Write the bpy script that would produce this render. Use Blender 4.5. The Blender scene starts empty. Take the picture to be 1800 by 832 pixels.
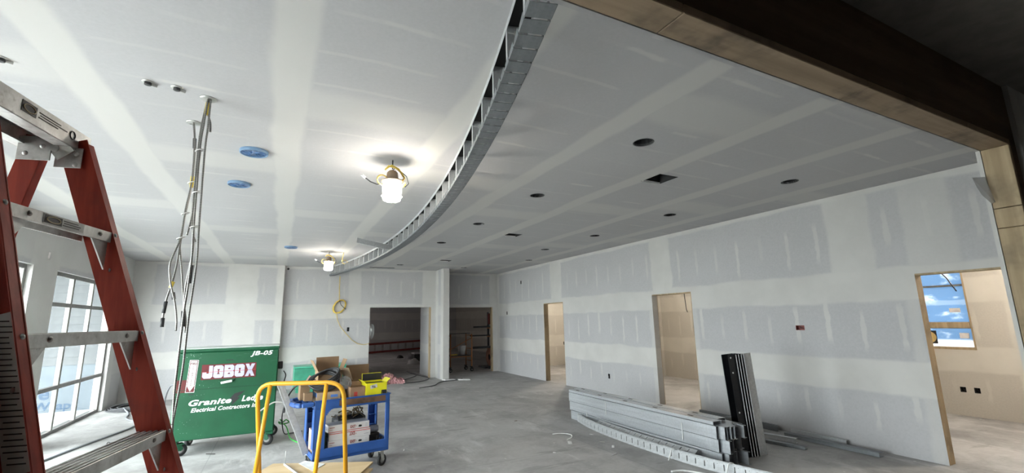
import bpy, math, random
from math import sin, cos, pi, radians, sqrt, atan2
from mathutils import Vector as V, Matrix
from mathutils.geometry import delaunay_2d_cdt
random.seed(7)
scene = bpy.context.scene
COL = scene.collection

# ---------------------------------------------------------------- camera, light, exposure
cam_d = bpy.data.cameras.new('camera'); cam = bpy.data.objects.new('camera', cam_d); COL.objects.link(cam)
cam_d.sensor_fit = 'HORIZONTAL'; cam_d.sensor_width = 36.0; cam_d.lens = 36.0 * 787.004 / 1800.0
cam_d.clip_start = 0.02; cam_d.clip_end = 200
CR = ((0.89003, 0.06490, 0.45125), (-0.45540, 0.17210, 0.87350), (-0.02097, -0.98294, 0.18273))
right = V((CR[0][0], CR[1][0], CR[2][0])).normalized()
fwd = V((CR[0][2], CR[1][2], CR[2][2])); fwd = (fwd - right * fwd.dot(right)).normalized()
up = right.cross(fwd)
cam.matrix_world = Matrix(((right.x, up.x, -fwd.x, 0), (right.y, up.y, -fwd.y, 0), (right.z, up.z, -fwd.z, 1.70), (0, 0, 0, 1)))
scene.camera = cam

world = bpy.data.worlds.new('overcast_sky'); scene.world = world; world.use_nodes = True
bg = world.node_tree.nodes['Background']
SKY = 1.0
bg.inputs[0].default_value = (1.0, 0.985, 0.975, 1); bg.inputs[1].default_value = SKY

scene.view_settings.view_transform = 'Standard'; scene.view_settings.look = 'None'
scene.view_settings.gamma = 1.0; scene.view_settings.use_curve_mapping = False
scene.view_settings.exposure = 4.82
LAMP_EMIT = 3.2
ROOM_W = 13.0
scene.cycles.diffuse_bounces = 6; scene.cycles.max_bounces = 14; scene.cycles.transparent_max_bounces = 16
scene.cycles.use_denoising = True
scene.cycles.caustics_reflective = False; scene.cycles.caustics_refractive = False

def portal(name, loc, size_y, size_z):
    d = bpy.data.lights.new(name, 'AREA'); d.shape = 'RECTANGLE'; d.size = size_z; d.size_y = size_y
    d.cycles.is_portal = True
    o = bpy.data.objects.new(name, d); COL.objects.link(o); o.location = loc
    o.rotation_euler = (0, -pi / 2, 0) if loc[0] < 0 else (0, pi / 2, 0)
    return o

# ---------------------------------------------------------------- node expressions
class E:
    """a float socket in a node tree with arithmetic"""
    nt = None
    def __init__(s, sock): s.s = sock
    @staticmethod
    def m(op, *a):
        n = E.nt.nodes.new('ShaderNodeMath'); n.operation = op
        for i, x in enumerate(a):
            if isinstance(x, E): E.nt.links.new(x.s, n.inputs[i])
            else: n.inputs[i].default_value = x
        return E(n.outputs[0])
    def __add__(s, o): return E.m('ADD', s, o)
    __radd__ = __add__
    def __sub__(s, o): return E.m('SUBTRACT', s, o)
    def __rsub__(s, o): return E.m('SUBTRACT', o, s)
    def __mul__(s, o): return E.m('MULTIPLY', s, o)
    __rmul__ = __mul__
    def __truediv__(s, o): return E.m('DIVIDE', s, o)
def emax(*a):
    r = a[0]
    for x in a[1:]: r = E.m('MAXIMUM', r, x)
    return r
def absd(a): return E.m('ABSOLUTE', a)
def frac(a): return E.m('FRACT', a)
def floor_(a): return E.m('FLOOR', a)
def sstep(x, a, b):
    """1 at a, 0 at b when a<b reversed automatically: smooth from a (0) to b (1)"""
    n = E.nt.nodes.new('ShaderNodeMapRange'); n.interpolation_type = 'SMOOTHSTEP'
    n.inputs['To Min'].default_value = 0.0; n.inputs['To Max'].default_value = 1.0
    if a > b: a, b, n.inputs['To Min'].default_value, n.inputs['To Max'].default_value = b, a, 1.0, 0.0
    n.inputs['From Min'].default_value = a; n.inputs['From Max'].default_value = b
    E.nt.links.new(x.s, n.inputs['Value'])
    return E(n.outputs['Result'])
def vec(x, y, z):
    n = E.nt.nodes.new('ShaderNodeCombineXYZ')
    for i, q in enumerate((x, y, z)):
        if isinstance(q, E): E.nt.links.new(q.s, n.inputs[i])
        else: n.inputs[i].default_value = q
    return n.outputs[0]
def noise(v, scale, detail=3, rough=.55):
    n = E.nt.nodes.new('ShaderNodeTexNoise'); n.inputs['Scale'].default_value = scale
    n.inputs['Detail'].default_value = detail; n.inputs['Roughness'].default_value = rough
    E.nt.links.new(v, n.inputs['Vector']); return E(n.outputs['Fac'])
def white(v):
    n = E.nt.nodes.new('ShaderNodeTexWhiteNoise'); n.noise_dimensions = '3D'; E.nt.links.new(v, n.inputs['Vector']); return E(n.outputs['Value'])
def voro(v, scale):
    n = E.nt.nodes.new('ShaderNodeTexVoronoi'); n.inputs['Scale'].default_value = scale; E.nt.links.new(v, n.inputs['Vector']); return E(n.outputs['Distance'])
def col(c): 
    return c if not isinstance(c, tuple) else (c[0], c[1], c[2], 1)
def mix(f, a, b):
    n = E.nt.nodes.new('ShaderNodeMix'); n.data_type = 'RGBA'
    if isinstance(f, E): E.nt.links.new(f.s, n.inputs[0])
    else: n.inputs[0].default_value = f
    for i, q in ((6, a), (7, b)):
        if isinstance(q, tuple): n.inputs[i].default_value = col(q)
        else: E.nt.links.new(q, n.inputs[i])
    return n.outputs[2]
def pos(kind='Position'):
    if kind == 'Position':
        g = E.nt.nodes.new('ShaderNodeNewGeometry'); o = g.outputs['Position']
    else:
        g = E.nt.nodes.new('ShaderNodeTexCoord'); o = g.outputs['Object']
    s = E.nt.nodes.new('ShaderNodeSeparateXYZ'); E.nt.links.new(o, s.inputs[0])
    return o, E(s.outputs[0]), E(s.outputs[1]), E(s.outputs[2])

MATS = {}
def new_mat(name, rough=.6, metal=0.0, spec=.5):
    m = bpy.data.materials.new(name); m.use_nodes = True; nt = m.node_tree; E.nt = nt
    b = nt.nodes['Principled BSDF']; b.inputs['Roughness'].default_value = rough; b.inputs['Metallic'].default_value = metal
    b.inputs['Specular IOR Level'].default_value = spec
    MATS[name] = m
    return m, nt, b
def setc(nt, b, c):
    if isinstance(c, tuple): b.inputs['Base Color'].default_value = col(c)
    else: nt.links.new(c, b.inputs['Base Color'])
def bump(nt, b, h, strength=.2, dist=.01):
    n = nt.nodes.new('ShaderNodeBump'); n.inputs['Strength'].default_value = strength; n.inputs['Distance'].default_value = dist
    nt.links.new(h.s, n.inputs['Height']); nt.links.new(n.outputs[0], b.inputs['Normal'])
def simple(name, c, rough=.6, metal=0.0, var=.12, scale=8.0, spec=.5):
    """a plain surface with a little mottling of its own"""
    if name in MATS: return MATS[name]
    m, nt, b = new_mat(name, rough, metal, spec)
    o, x, y, z = pos('Object')
    n = noise(o, scale, 4)
    lo = tuple(max(0, q * (1 - var)) for q in c); hi = tuple(min(1, q * (1 + var)) for q in c)
    setc(nt, b, mix(sstep(n, .3, .7), lo, hi))
    return m

PAPER = (.465, .460, .468); MUD = (.585, .573, .550)
def drywall(name, uaxis, hb=(), vb=(), strokes=(), su=.41, so=0.0, paper=PAPER, mud=MUD, patches=()):
    """gypsum board: grey paper with bands and screw dabs of paler joint compound"""
    m, nt, b = new_mat(name, .75, 0, .3)
    o, x, y, z = pos()
    u = (x, y)[uaxis]
    j = (noise(o, 3.0, 4) - .5) * .10
    j2 = (noise(vec(u + 31.0, z, 3.0), 1.3, 3) - .5) * .16
    uu = u + j; zz = z + j2 * .9
    masks = []
    for (z0, z1, w) in hb:
        masks.append(sstep(absd(zz - (z0 + z1) / 2), (z1 - z0) / 2 + .025, (z1 - z0) / 2 - .025) * w)
    for (u0, u1, z0, z1, w) in vb:
        a = sstep(absd(uu + j2 * .3 - (u0 + u1) / 2), (u1 - u0) / 2 + .03, (u1 - u0) / 2 - .03)
        masks.append(a * sstep(absd(z - (z0 + z1) / 2), (z1 - z0) / 2 + .03, (z1 - z0) / 2 - .03) * w)
    if strokes:
        q = (u - so) / su + (noise(vec(u * 0.0, z, 2.0), 6.0, 2) - .5) * .09
        near = absd(frac(q) - .5) * su
        cell = floor_(q)
        for (z0, z1, w) in strokes:
            r = white(vec(cell, z0, 1.0)); r2 = white(vec(cell, z1, 7.0))
            c = (z0 + z1) / 2 + (r - .5) * .22; h = (z1 - z0) / 2 * (.55 + r2 * .55)
            wd = noise(vec(u, z, 9.0), 7.0, 3) * .05 + r * .012 - .008
            a = sstep(near - wd, .014, -.006) * sstep(absd(z - c) - h, .10, -.05)
            masks.append(a * (r2 * .5 + .45) * w)
    m_ = emax(*masks) if masks else None
    pn = noise(o, .9, 3) * .5 + noise(o, 40.0, 2) * .5
    pc = mix(sstep(pn, .35, .65), tuple(k * .955 for k in paper), tuple(k * 1.04 for k in paper))
    mc = mix(sstep(noise(o, 2.2, 4), .3, .7), tuple(k * .95 for k in mud), tuple(min(1, k * 1.04) for k in mud))
    setc(nt, b, mix(m_, pc, mc) if m_ else pc)
    bump(nt, b, noise(o, 120.0, 2) + noise(o, 5.0, 2) * .6, .05, .004)
    return m

# ---------------------------------------------------------------- mesh collector
class MB:
    def __init__(s): s.v = []; s.f = []; s.mi = []; s.mats = []; s.sm = []
    def add(s, vs, fs, mat=0, smooth=False):
        k = len(s.v); s.v += [tuple(p) for p in vs]
        s.f += [tuple(k + i for i in f) for f in fs]; s.mi += [mat] * len(fs); s.sm += [smooth] * len(fs)
        return s
    def box(s, c, size, M=None, mat=0, bev=0.0):
        c = V(c); hx, hy, hz = (q / 2 for q in size)
        if bev:
            b = min(bev, hx * .9, hy * .9, hz * .9); vs = []
            for sx in (-1, 1):
                for sy in (-1, 1):
                    for sz in (-1, 1):
                        vs += [(sx * hx, sy * (hy - b), sz * (hz - b)), (sx * (hx - b), sy * hy, sz * (hz - b)), (sx * (hx - b), sy * (hy - b), sz * hz)]
            def I(sx, sy, sz, k): return ((sx > 0) * 4 + (sy > 0) * 2 + (sz > 0)) * 3 + k
            fs = []
            for q in (-1, 1):
                fs.append([I(q, -1, -1, 0), I(q, 1, -1, 0), I(q, 1, 1, 0), I(q, -1, 1, 0)])
                fs.append([I(-1, q, -1, 1), I(-1, q, 1, 1), I(1, q, 1, 1), I(1, q, -1, 1)])
                fs.append([I(-1, -1, q, 2), I(1, -1, q, 2), I(1, 1, q, 2), I(-1, 1, q, 2)])
                for r in (-1, 1):
                    fs.append([I(q, r, -1, 0), I(q, r, 1, 0), I(q, r, 1, 1), I(q, r, -1, 1)])
                    fs.append([I(q, -1, r, 0), I(q, 1, r, 0), I(q, 1, r, 2), I(q, -1, r, 2)])
                    fs.append([I(-1, q, r, 1), I(1, q, r, 1), I(1, q, r, 2), I(-1, q, r, 2)])
                    for t in (-1, 1): fs.append([I(q, r, t, 0), I(q, r, t, 1), I(q, r, t, 2)])
        else:
            vs = [(x, y, z) for x in (-hx, hx) for y in (-hy, hy) for z in (-hz, hz)]
            fs = [(0, 1, 3, 2), (4, 6, 7, 5), (0, 4, 5, 1), (2, 3, 7, 6), (0, 2, 6, 4), (1, 5, 7, 3)]
        vs = [V(p) for p in vs]
        if M is not None: vs = [M @ p for p in vs]
        return s.add([p + c for p in vs], fs, mat)
    def bx(s, x0, x1, y0, y1, z0, z1, mat=0, bev=0.0):
        return s.box(((x0 + x1) / 2, (y0 + y1) / 2, (z0 + z1) / 2), (abs(x1 - x0), abs(y1 - y0), abs(z1 - z0)), None, mat, bev)
    def beam(s, p0, p1, w, h, side=(0, 0, 1), mat=0, bev=0.0):
        """a bar from p0 to p1, w wide along side, h thick across"""
        p0 = V(p0); p1 = V(p1); d = p1 - p0; L = d.length; d = d / L
        sd = V(side); sd = (sd - d * sd.dot(d)).normalized(); n = d.cross(sd)
        return s.box((p0 + p1) / 2, (L, w, h), Matrix((d, sd, n)).transposed(), mat, bev)
    def tube(s, path, r, seg=8, mat=0, closed=False, caps=True, flat=1.0):
        P = [V(p) for p in path]; n = len(P); rs = r if isinstance(r, (list, tuple)) else [r] * n
        vs = []; fs = []; nx = None
        for i in range(n):
            a = P[i - 1] if (i or closed) else P[0]; b = P[(i + 1) % n] if (i < n - 1 or closed) else P[-1]
            t = (b - a); t = t.normalized() if t.length > 1e-9 else V((0, 0, 1))
            if nx is None: nx = t.orthogonal().normalized()
            nx = nx - t * nx.dot(t)
            nx = nx.normalized() if nx.length > 1e-6 else t.orthogonal().normalized()
            bn = t.cross(nx)
            for k in range(seg):
                an = 2 * pi * k / seg; vs.append(P[i] + nx * (cos(an) * rs[i]) + bn * (sin(an) * rs[i] * flat))
        for i in range(n if closed else n - 1):
            i2 = (i + 1) % n
            for k in range(seg):
                k2 = (k + 1) % seg; fs.append((i * seg + k, i * seg + k2, i2 * seg + k2, i2 * seg + k))
        s.add(vs, fs, mat, True)
        if caps and not closed:
            k = len(s.v) - len(vs)
            s.f += [tuple(k + i for i in reversed(range(seg))), tuple(k + (n - 1) * seg + i for i in range(seg))]; s.mi += [mat] * 2; s.sm += [False] * 2
        return s
    def cyl(s, p0, p1, r, seg=16, mat=0, r2=None): return s.tube([p0, p1], [r, r if r2 is None else r2], seg, mat)
    def lathe(s, prof, c=(0, 0, 0), seg=20, mat=0, M=None, smooth=True):
        vs = []; fs = []; n = len(prof)
        for (r, z) in prof:
            for k in range(seg):
                p = V((r * cos(2 * pi * k / seg), r * sin(2 * pi * k / seg), z))
                vs.append((M @ p if M is not None else p) + V(c))
        for i in range(n - 1):
            for k in range(seg):
                k2 = (k + 1) % seg; fs.append((i * seg + k, i * seg + k2, (i + 1) * seg + k2, (i + 1) * seg + k))
        return s.add(vs, fs, mat, smooth)
    def prism(s, poly, d, M=None, c=(0, 0, 0), mat=0):
        """polygon in xy, extruded d along z, then M and c"""
        n = len(poly); vs = [V((p[0], p[1], 0)) for p in poly] + [V((p[0], p[1], d)) for p in poly]
        if M is not None: vs = [M @ p for p in vs]
        fs = [tuple(reversed(range(n))), tuple(range(n, 2 * n))] + [(i, (i + 1) % n, n + (i + 1) % n, n + i) for i in range(n)]
        return s.add([p + V(c) for p in vs], fs, mat)
    def mesh(s, name, mats):
        me = bpy.data.meshes.new(name); me.from_pydata(s.v, [], s.f)
        for m in (mats if isinstance(mats, (list, tuple)) else [mats]): me.materials.append(m)
        if any(s.mi): me.polygons.foreach_set('material_index', s.mi)
        me.polygons.foreach_set('use_smooth', s.sm); me.validate(); me.update()
        return me
    def build(s, name, mats, parent=None, world=False):
        return link(name, s.mesh(name, mats), parent, world)

def link(name, me, parent=None, world=False):
    o = bpy.data.objects.new(name, me); COL.objects.link(o)
    if parent:
        o.parent = parent
        if world: o.matrix_parent_inverse = root_matrix(parent).inverted()
    return o
def root_matrix(o):
    return (root_matrix(o.parent) @ o.matrix_parent_inverse @ o.matrix_basis) if o.parent else o.matrix_basis.copy()
def thing(name, label, cat, loc=(0, 0, 0), rz=0.0, group=None):
    o = bpy.data.objects.new(name, None); COL.objects.link(o); o.empty_display_size = .1
    o.location = loc; o.rotation_euler = (0, 0, rz); return tag(o, label, cat, group)
def tag(o, label, cat, group=None):
    o['label'] = label; o['category'] = cat
    if group: o['group'] = group
    return o
def struct(name, mb, m, parent=None):
    o = mb.build(name, m, parent) if isinstance(mb, MB) else link(name, mb, parent)
    if parent is None: o['kind'] = 'structure'
    return o
def copy_tree(o, parent=None):
    c = o.copy(); COL.objects.link(c)
    if parent: c.parent = parent
    for ch in list(o.children): copy_tree(ch, c)
    return c
def text(name, body, size, M, mat, parent=None, extrude=.0006, bold=0.0, shear=0.0, space=1.0, lead=1.0, xs=1.0, align='LEFT'):
    cu = bpy.data.curves.new(name, 'FONT'); cu.body = body; cu.size = size; cu.extrude = extrude; cu.offset = bold; cu.shear = shear
    cu.space_character = space; cu.space_line = lead; cu.align_x = align; cu.resolution_u = 3
    cu.materials.append(mat)
    tmp = bpy.data.objects.new(name + '_curve', cu); COL.objects.link(tmp); bpy.context.view_layer.update()
    me = bpy.data.meshes.new_from_object(tmp.evaluated_get(bpy.context.evaluated_depsgraph_get())); bpy.data.objects.remove(tmp); bpy.data.curves.remove(cu)
    if not me.materials: me.materials.append(mat)
    o = bpy.data.objects.new(name, me); COL.objects.link(o)
    o.matrix_basis = M @ Matrix.Diagonal((xs, 1, 1, 1))
    if parent: o.parent = parent
    return o
def frame(o, x, y):
    """matrix with origin o and axes x, y"""
    x = V(x).normalized(); y = V(y); y = (y - x * y.dot(x)).normalized(); z = x.cross(y); o = V(o)
    return Matrix(((x.x, y.x, z.x, o.x), (x.y, y.y, z.y, o.y), (x.z, y.z, z.z, o.z), (0, 0, 0, 1)))

def holed(outer, holes, t, fn):
    """flat slab with holes: outer (u0,u1,v0,v1); holes ('r',u0,u1,v0,v1) or ('c',u,v,r); fn(u,v,d) -> point"""
    pts = []; edges = []
    def ring(r):
        k = len(pts); pts.extend(V(p) for p in r); edges.extend((k + i, k + (i + 1) % len(r)) for i in range(len(r)))
    u0, u1, v0, v1 = outer; ring([(u0, v0), (u1, v0), (u1, v1), (u0, v1)])
    for h in holes:
        if h[0] == 'r': ring([(h[1], h[3]), (h[2], h[3]), (h[2], h[4]), (h[1], h[4])])
        else: ring([(h[1] + h[3] * cos(2 * pi * k / 24), h[2] + h[3] * sin(2 * pi * k / 24)) for k in range(24)])
    vv, ee, ff, *_ = delaunay_2d_cdt(pts, edges, [], 0, 1e-5)
    keep = []
    for f in ff:
        c = sum((vv[i] for i in f), V((0, 0))) / len(f); ok = u0 - 1e-6 <= c.x <= u1 + 1e-6 and v0 - 1e-6 <= c.y <= v1 + 1e-6
        for h in holes:
            if h[0] == 'r' and h[1] < c.x < h[2] and h[3] < c.y < h[4]: ok = False
            if h[0] == 'c' and (c.x - h[1]) ** 2 + (c.y - h[2]) ** 2 < (h[3] * .995) ** 2: ok = False
        if ok: keep.append(tuple(f))
    n = len(vv); mb = MB(); cnt = {}
    for f in keep:
        for i in range(len(f)):
            a, b = f[i], f[(i + 1) % len(f)]; cnt[(a, b)] = 1
    fs = [f for f in keep] + [tuple(n + i for i in reversed(f)) for f in keep]
    for (a, b) in cnt:
        if (b, a) not in cnt: fs.append((b, a, n + a, n + b))
    return mb.add([fn(p.x, p.y, 0) for p in vv] + [fn(p.x, p.y, t) for p in vv], fs)
# ================================================================ the building shell
W, C, L = 6.737, 3.292, -3.173            # right wall, ceiling, left wall
ZD = 2.14                                  # door head
YA, YB = 13.68, 13.84                      # far wall: left bay, then the deeper part
YC = 14.28                                 # wall at the back of the alcove
XE, YE = 10.10, 27.60                      # outer walls of the back rooms
HB = [(.70, 1.10, .95), (1.83, 2.24, .85), (3.22, 3.4, .9)]
ST = [(2.45, 2.95, .8), (1.28, 1.74, .9), (.36, .62, .8)]
m_right = drywall('drywall_right', 1, HB, [(10.2, 10.74, 2.1, 3.3, .9), (6.32, 6.86, 2.1, 3.3, .9), (2.93, 3.47, 2.1, 3.3, .75), (2.12, 2.6, 2.1, 3.3, .55),
                  (14.1, 14.4, 0, 3.3, .9), (1.1, 1.4, 0, 3.3, .6), (2.58, 2.7, 0, 2.2, .5), (6.86, 6.98, 0, 2.2, .5), (5.8, 5.91, 0, 2.2, .5)], ST, .42, .04)
m_far = drywall('drywall_far', 0, HB, [(-3.2, -2.75, 0, 3.3, .7), (-1.25, -.55, 0, 3.3, .9), (-.12, .08, 0, 3.3, 1), (1.75, 2.1, 2.1, 3.3, .7), (3.95, 4.4, 0, 3.3, .8), (6.45, 6.8, 0, 3.3, .8), (4.5, 4.8, 2.1, 3.3, .6)], ST, .41, .2)
m_left = drywall('drywall_left', 1, [(.70, 1.0, .4), (2.7, 3.4, .6)], [(8.7, 9.65, 0, 3.3, .75), (12.6, 13.0, 0, 3.3, .6)])
m_room = drywall('drywall_room', 1, HB, [(9.2, 9.5, 2.1, 3.3, .8), (2.4, 2.8, 0, 3.3, .7)], ST, .41, .1, (.50, .47, .42), (.60, .57, .51))  # paper and mud tinted warm, lamplight tone put into the colour
m_roomx = drywall('drywall_room_cross', 0, HB, [(8.4, 8.8, 0, 3.3, .7)], ST, .41, .1, (.50, .47, .42), (.60, .57, .51))  # same warm lamplight tint in the colour
m_hall = drywall('drywall_hall', 0, HB, [(3.1, 3.5, 0, 3.3, .5)], ST, .41, .1)

def ceiling_mat():
    m, nt, b = new_mat('drywall_ceiling', .8, 0, .25)
    o, x, y, z = pos()
    jx = (noise(vec(x * 1.2, y * .5, 4.0), 1.6, 4) - .5) * .16
    k = (x - 2.42 + jx) / 1.22
    dj = absd(frac(k + .5) - .5) * 1.22                              # long tapered joints
    joint = sstep(dj, .145, .085) * (noise(vec(x * .6, y * .3, 2.0), 1.0, 2) * .5 + .60)
    board = floor_(k)
    r = white(vec(board, 3.0, 1.0))
    yb = (y + r * 3.66) / 3.66
    butt = sstep(absd(frac(yb) - .5) * 3.66 + (noise(o, 2.0, 3) - .5) * .16, .32, .16) * sstep(dj, .05, .12) * .55
    q = (y + (noise(vec(x, y * .0, 1.0), 1.3, 3) - .5) * .12) / .406
    row = absd(frac(q) - .5) * .406
    r2 = white(vec(board, floor_(q), 5.0)); r3 = white(vec(board, floor_(q), 9.0))
    fx = absd(frac(k) - .5 + (r3 - .5) * .3)
    dab = sstep(row - noise(o, 5.0, 3) * .03, .016, -.008) * sstep(fx, .16 + .0, .10) * (r2 * .8)
    dab2 = sstep(row - .012, .012, -.004) * sstep(fx, .36, .28) * (r3 * .45)
    mask = emax(joint, butt, dab, dab2)
    pn = noise(o, .7, 3) * .6 + noise(o, 50.0, 2) * .4
    pc = mix(sstep(pn, .35, .65), tuple(k_ * .965 for k_ in PAPER), tuple(k_ * 1.03 for k_ in PAPER))
    setc(nt, b, mix(mask, pc, MUD))
    bump(nt, b, noise(o, 90.0, 2), .04, .004)
    return m
m_ceil = ceiling_mat()

def concrete():
    m, nt, b = new_mat('concrete_slab', .7, 0, .35)
    o, x, y, z = pos()
    wv = vec(x + (noise(o, .7, 3) - .5) * 1.5, y * 1.0 + (noise(o, .9, 3) - .5) * 1.2, 0.0)
    big = noise(wv, .45, 5, .6); mid = noise(wv, 2.2, 6, .65); fine = noise(o, 18.0, 4, .7)
    v = big * .55 + mid * .32 + fine * .13
    c = mix(sstep(v, .36, .62), (.26, .252, .248), (.50, .495, .49))
    dust = sstep(noise(vec(x * 2.2, y * .7, 3.0), 1.3, 6, .7), .54, .72)
    c = mix(dust * .55, c, (.68, .68, .675))
    spots = sstep(voro(o, 5.5) + (noise(o, 9.0, 2) - .5) * .2, .10, .03) * sstep(noise(o, 2.0, 2), .52, .6)
    c = mix(spots * .7, c, (.74, .74, .72))
    dark = sstep(noise(vec(x * .8, y * 2.4, 8.0), 1.6, 5, .6), .60, .72)
    c = mix(dark * .45, c, (.20, .19, .18))
    lx = absd(frac((x + 3.0) / 4.6) - .5) * 4.6; ly = absd(frac((y + 1.6) / 4.6) - .5) * 4.6
    joint = sstep(E.m('MINIMUM', lx, ly), .008, .003)
    c = mix(joint * .5, c, (.22, .22, .22))
    setc(nt, b, c)
    bump(nt, b, mid * .5 + fine * .5, .15, .006)
    rr = sstep(v, .3, .7) * .2 + .55; nt.links.new(rr.s, b.inputs['Roughness'])
    return m
m_floor = concrete()

def wood(name, c0, c1, axis=0, scale=1.0, stain=.25, dark=(.05, .045, .04), rough=.7):
    m, nt, b = new_mat(name, rough, 0, .3)
    o, x, y, z = pos('Object')
    p = [x * 14.0 * scale, y * 14.0 * scale, z * 14.0 * scale]; p[axis] = p[axis] * .07
    g = noise(vec(*p), 1.0, 5, .6); g2 = noise(o, 3.0 * scale, 4, .6); k = voro(vec(*[q * .22 for q in p]), 1.2)
    c = mix(sstep(g, .3, .7), c0, c1)
    c = mix(sstep(g2, .50, .70) * stain, c, dark)
    c = mix(sstep(k, .15, .06) * .7, c, tuple(q * .35 for q in c0))
    setc(nt, b, c); bump(nt, b, g, .15, .003)
    return m
m_pine_y = wood('pine_framing_y', (.34, .255, .155), (.50, .39, .25), 2, 1.0, .55, (.13, .10, .07))
m_pine = wood('pine_header', (.285, .208, .138), (.41, .305, .205), 0, 1.0, .6)
m_lvl = wood('laminated_header', (.10, .062, .035), (.16, .10, .06), 0, .7, .3)
m_ply = wood('plywood_deck', (.62, .46, .26), (.74, .58, .36), 0, .6, .12, (.35, .22, .1))
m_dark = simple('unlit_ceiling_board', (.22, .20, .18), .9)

def wx(name, x, y0, y1, z0, z1, t, holes, m):       # a wall facing the x axis
    return struct(name, holed((y0, y1, z0, z1), holes, t, lambda u, v, d: (x + d, u, v)), m)
def wy(name, y, x0, x1, z0, z1, t, holes, m):
    return struct(name, holed((x0, x1, z0, z1), holes, t, lambda u, v, d: (u, y + d, v)), m)
def slab(name, z, x0, x1, y0, y1, t, holes, m):
    return struct(name, holed((x0, x1, y0, y1), holes, t, lambda u, v, d: (u, v, z + d)), m)

slab('floor', 0, -3.4, XE + .2, -2.7, YE + .2, -.25, [], m_floor)
CANS = [(2.905, 2.924), (2.905, 4.876), (2.88, 6.78), (2.88, 8.75), (2.95, 12.64), (5.46, 3.127), (5.45, 5.04), (5.43, 6.96), (5.41, 8.81), (5.99, 10.62), (4.92, 12.77)]
RECTS = [(3.88, 3.70, .15, .15), (3.87, 7.49, .15, .15), (3.86, 11.44, .15, .15), (2.62, 13.48, .36, .06)]
slab('ceiling', C, L - .2, W + .14, 1.09, YC + .1, .02,
     [('c', x, y, .088) for x, y in CANS] + [('r', x - a, x + a, y - b, y + b) for x, y, a, b in RECTS], m_ceil)
DOORS = [(10.156, 11.161), (5.898, 6.89), (1.60, 2.568)]
# outlet boxes cut in the walls: centre (u, z) and half sizes
OUT_R = [(8.397, .396, .028, .05), (13.52, 1.918, .028, .05), (12.49, 2.853, .028, .05), (3.997, 1.497, .06, .032), (10.9, .40, .0, .0)][:4]
wx('wall_right', W, .95, YC + .1, 0, C, .14, [('r', a, b, 0, ZD) for a, b in DOORS] + [('r', u - a, u + a, v - b, v + b) for u, v, a, b in OUT_R], m_right)
wy('wall_far_left', YA, L - .2, .06, 0, C, .4, [], m_far)
OUT_F = [(1.786, 1.525, .03, .055), (.14, 3.262 - .06, .0, .0)][:1]
wy('wall_far', YB, .055, 4.40, 0, C, .14, [('r', 2.38, 4.235, 0, ZD)] + [('r', u - a, u + a, v - b, v + b) for u, v, a, b in OUT_F], m_far)
m_wing = drywall('drywall_wing', 1, [(.7, 1.0, .5), (1.9, 2.2, .5)], [(13.0, 13.35, 0, 3.3, .9), (13.6, 14.0, 0, 3.3, .8)])
struct('wall_wing', MB().bx(4.385, 4.57, 13.09, YC, 0, C), m_wing)
wy('wall_alcove', YC, 4.385, W + .14, 0, C, .14, [('r', 4.80, 6.56, 0, ZD)], m_far)
# left wall with storefront windows
WINS = [(9.58, 12.70), (5.65, 8.78), (1.72, 4.85)]
wx('wall_left', L, .95, YA + .2, 0, C, -.2, [('r', a, b, 0, 2.62) for a, b in WINS] + [('r', 9.18, 9.24, 2.75, 2.86)], m_left)
# front partition: framed opening the picture is taken through
wy('wall_front', .965, L - .2, W + .14, 0, C, .13, [('r', -1.04, 4.158, 0, 2.788)], m_lvl)
wy('wall_front_board', 1.098, L, W, 0, C, .022, [('r', -.99, 4.117, 0, 2.7495)], m_far)
wy('wall_front_back_board', .938, 4.25, 6.2, 0, 3.18, .027, [], m_far)
def boards(name, boxes, m):
    o = MB().box(boxes[0][0], boxes[0][1], None, 0, .003).build(name, m); o['kind'] = 'structure'
    for c, s in boxes[1:]: MB().box(c, s, None, 0, .003).build('board', m, o)
    return o
boards('trim_header', [(((a + b) / 2, 1.03, 2.769), (b - a - .004, .132, .038)) for a, b in ((-1.04, .2), (.2, 1.2), (1.2, 2.42), (2.42, 3.52), (3.52, 4.158))], m_pine)
boards('trim_jamb', [((4.139, 1.03, (a + b) / 2), (.038, .132, b - a - .004)) for a, b in ((0, 2.215), (2.215, 2.345), (2.345, 2.75))], m_pine_y)
# the dark space behind the camera
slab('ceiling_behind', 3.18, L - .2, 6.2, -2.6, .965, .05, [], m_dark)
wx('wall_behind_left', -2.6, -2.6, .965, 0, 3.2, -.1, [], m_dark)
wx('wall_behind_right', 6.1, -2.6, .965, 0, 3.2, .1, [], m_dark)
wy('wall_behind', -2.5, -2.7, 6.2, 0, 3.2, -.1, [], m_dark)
# back rooms
OUT_E = [(3.488, .414, .035, .04), (3.316, .416, .035, .04)]
WINC = (3.22, 4.35, 1.055, 2.62)
wx('wall_outer', XE, .3, YE, 0, C, .2, [('r', WINC[0], WINC[1], WINC[2], WINC[3])] + [('r', u - a, u + a, v - b, v + b) for u, v, a, b in OUT_E], m_room)
wy('wall_room_near', .40, W + .14, XE, 0, C, -.1, [], m_roomx)
wy('wall_room_middle', 4.62, W + .14, XE, 0, C, .1, [], m_roomx)
wy('wall_room_middle_far', 10.0, W + .14, XE, 0, C, .1, [], m_roomx)
wy('wall_room_far', 14.62, W + .14, XE, 0, C, .12, [('r', 9.65, 9.71, .73, .84)], m_roomx)
slab('ceiling_rooms', C, W + .12, XE + .1, .3, 14.75, .02, [], m_ceil)
# hall beyond the openings
slab('ceiling_hall', C, L - .2, XE + .1, YC + .08, YE + .1, .02, [], m_ceil)
wy('wall_hall_far', YE, L - .2, XE + .2, 0, C, .15, [], m_hall)
wx('wall_hall_left', L - .2, YA + .1, YE, 0, C, .1, [], m_hall)
wx('wall_hall_stub', 4.285, YB + .16, 15.2, 0, C, .10, [], m_wing)
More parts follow.
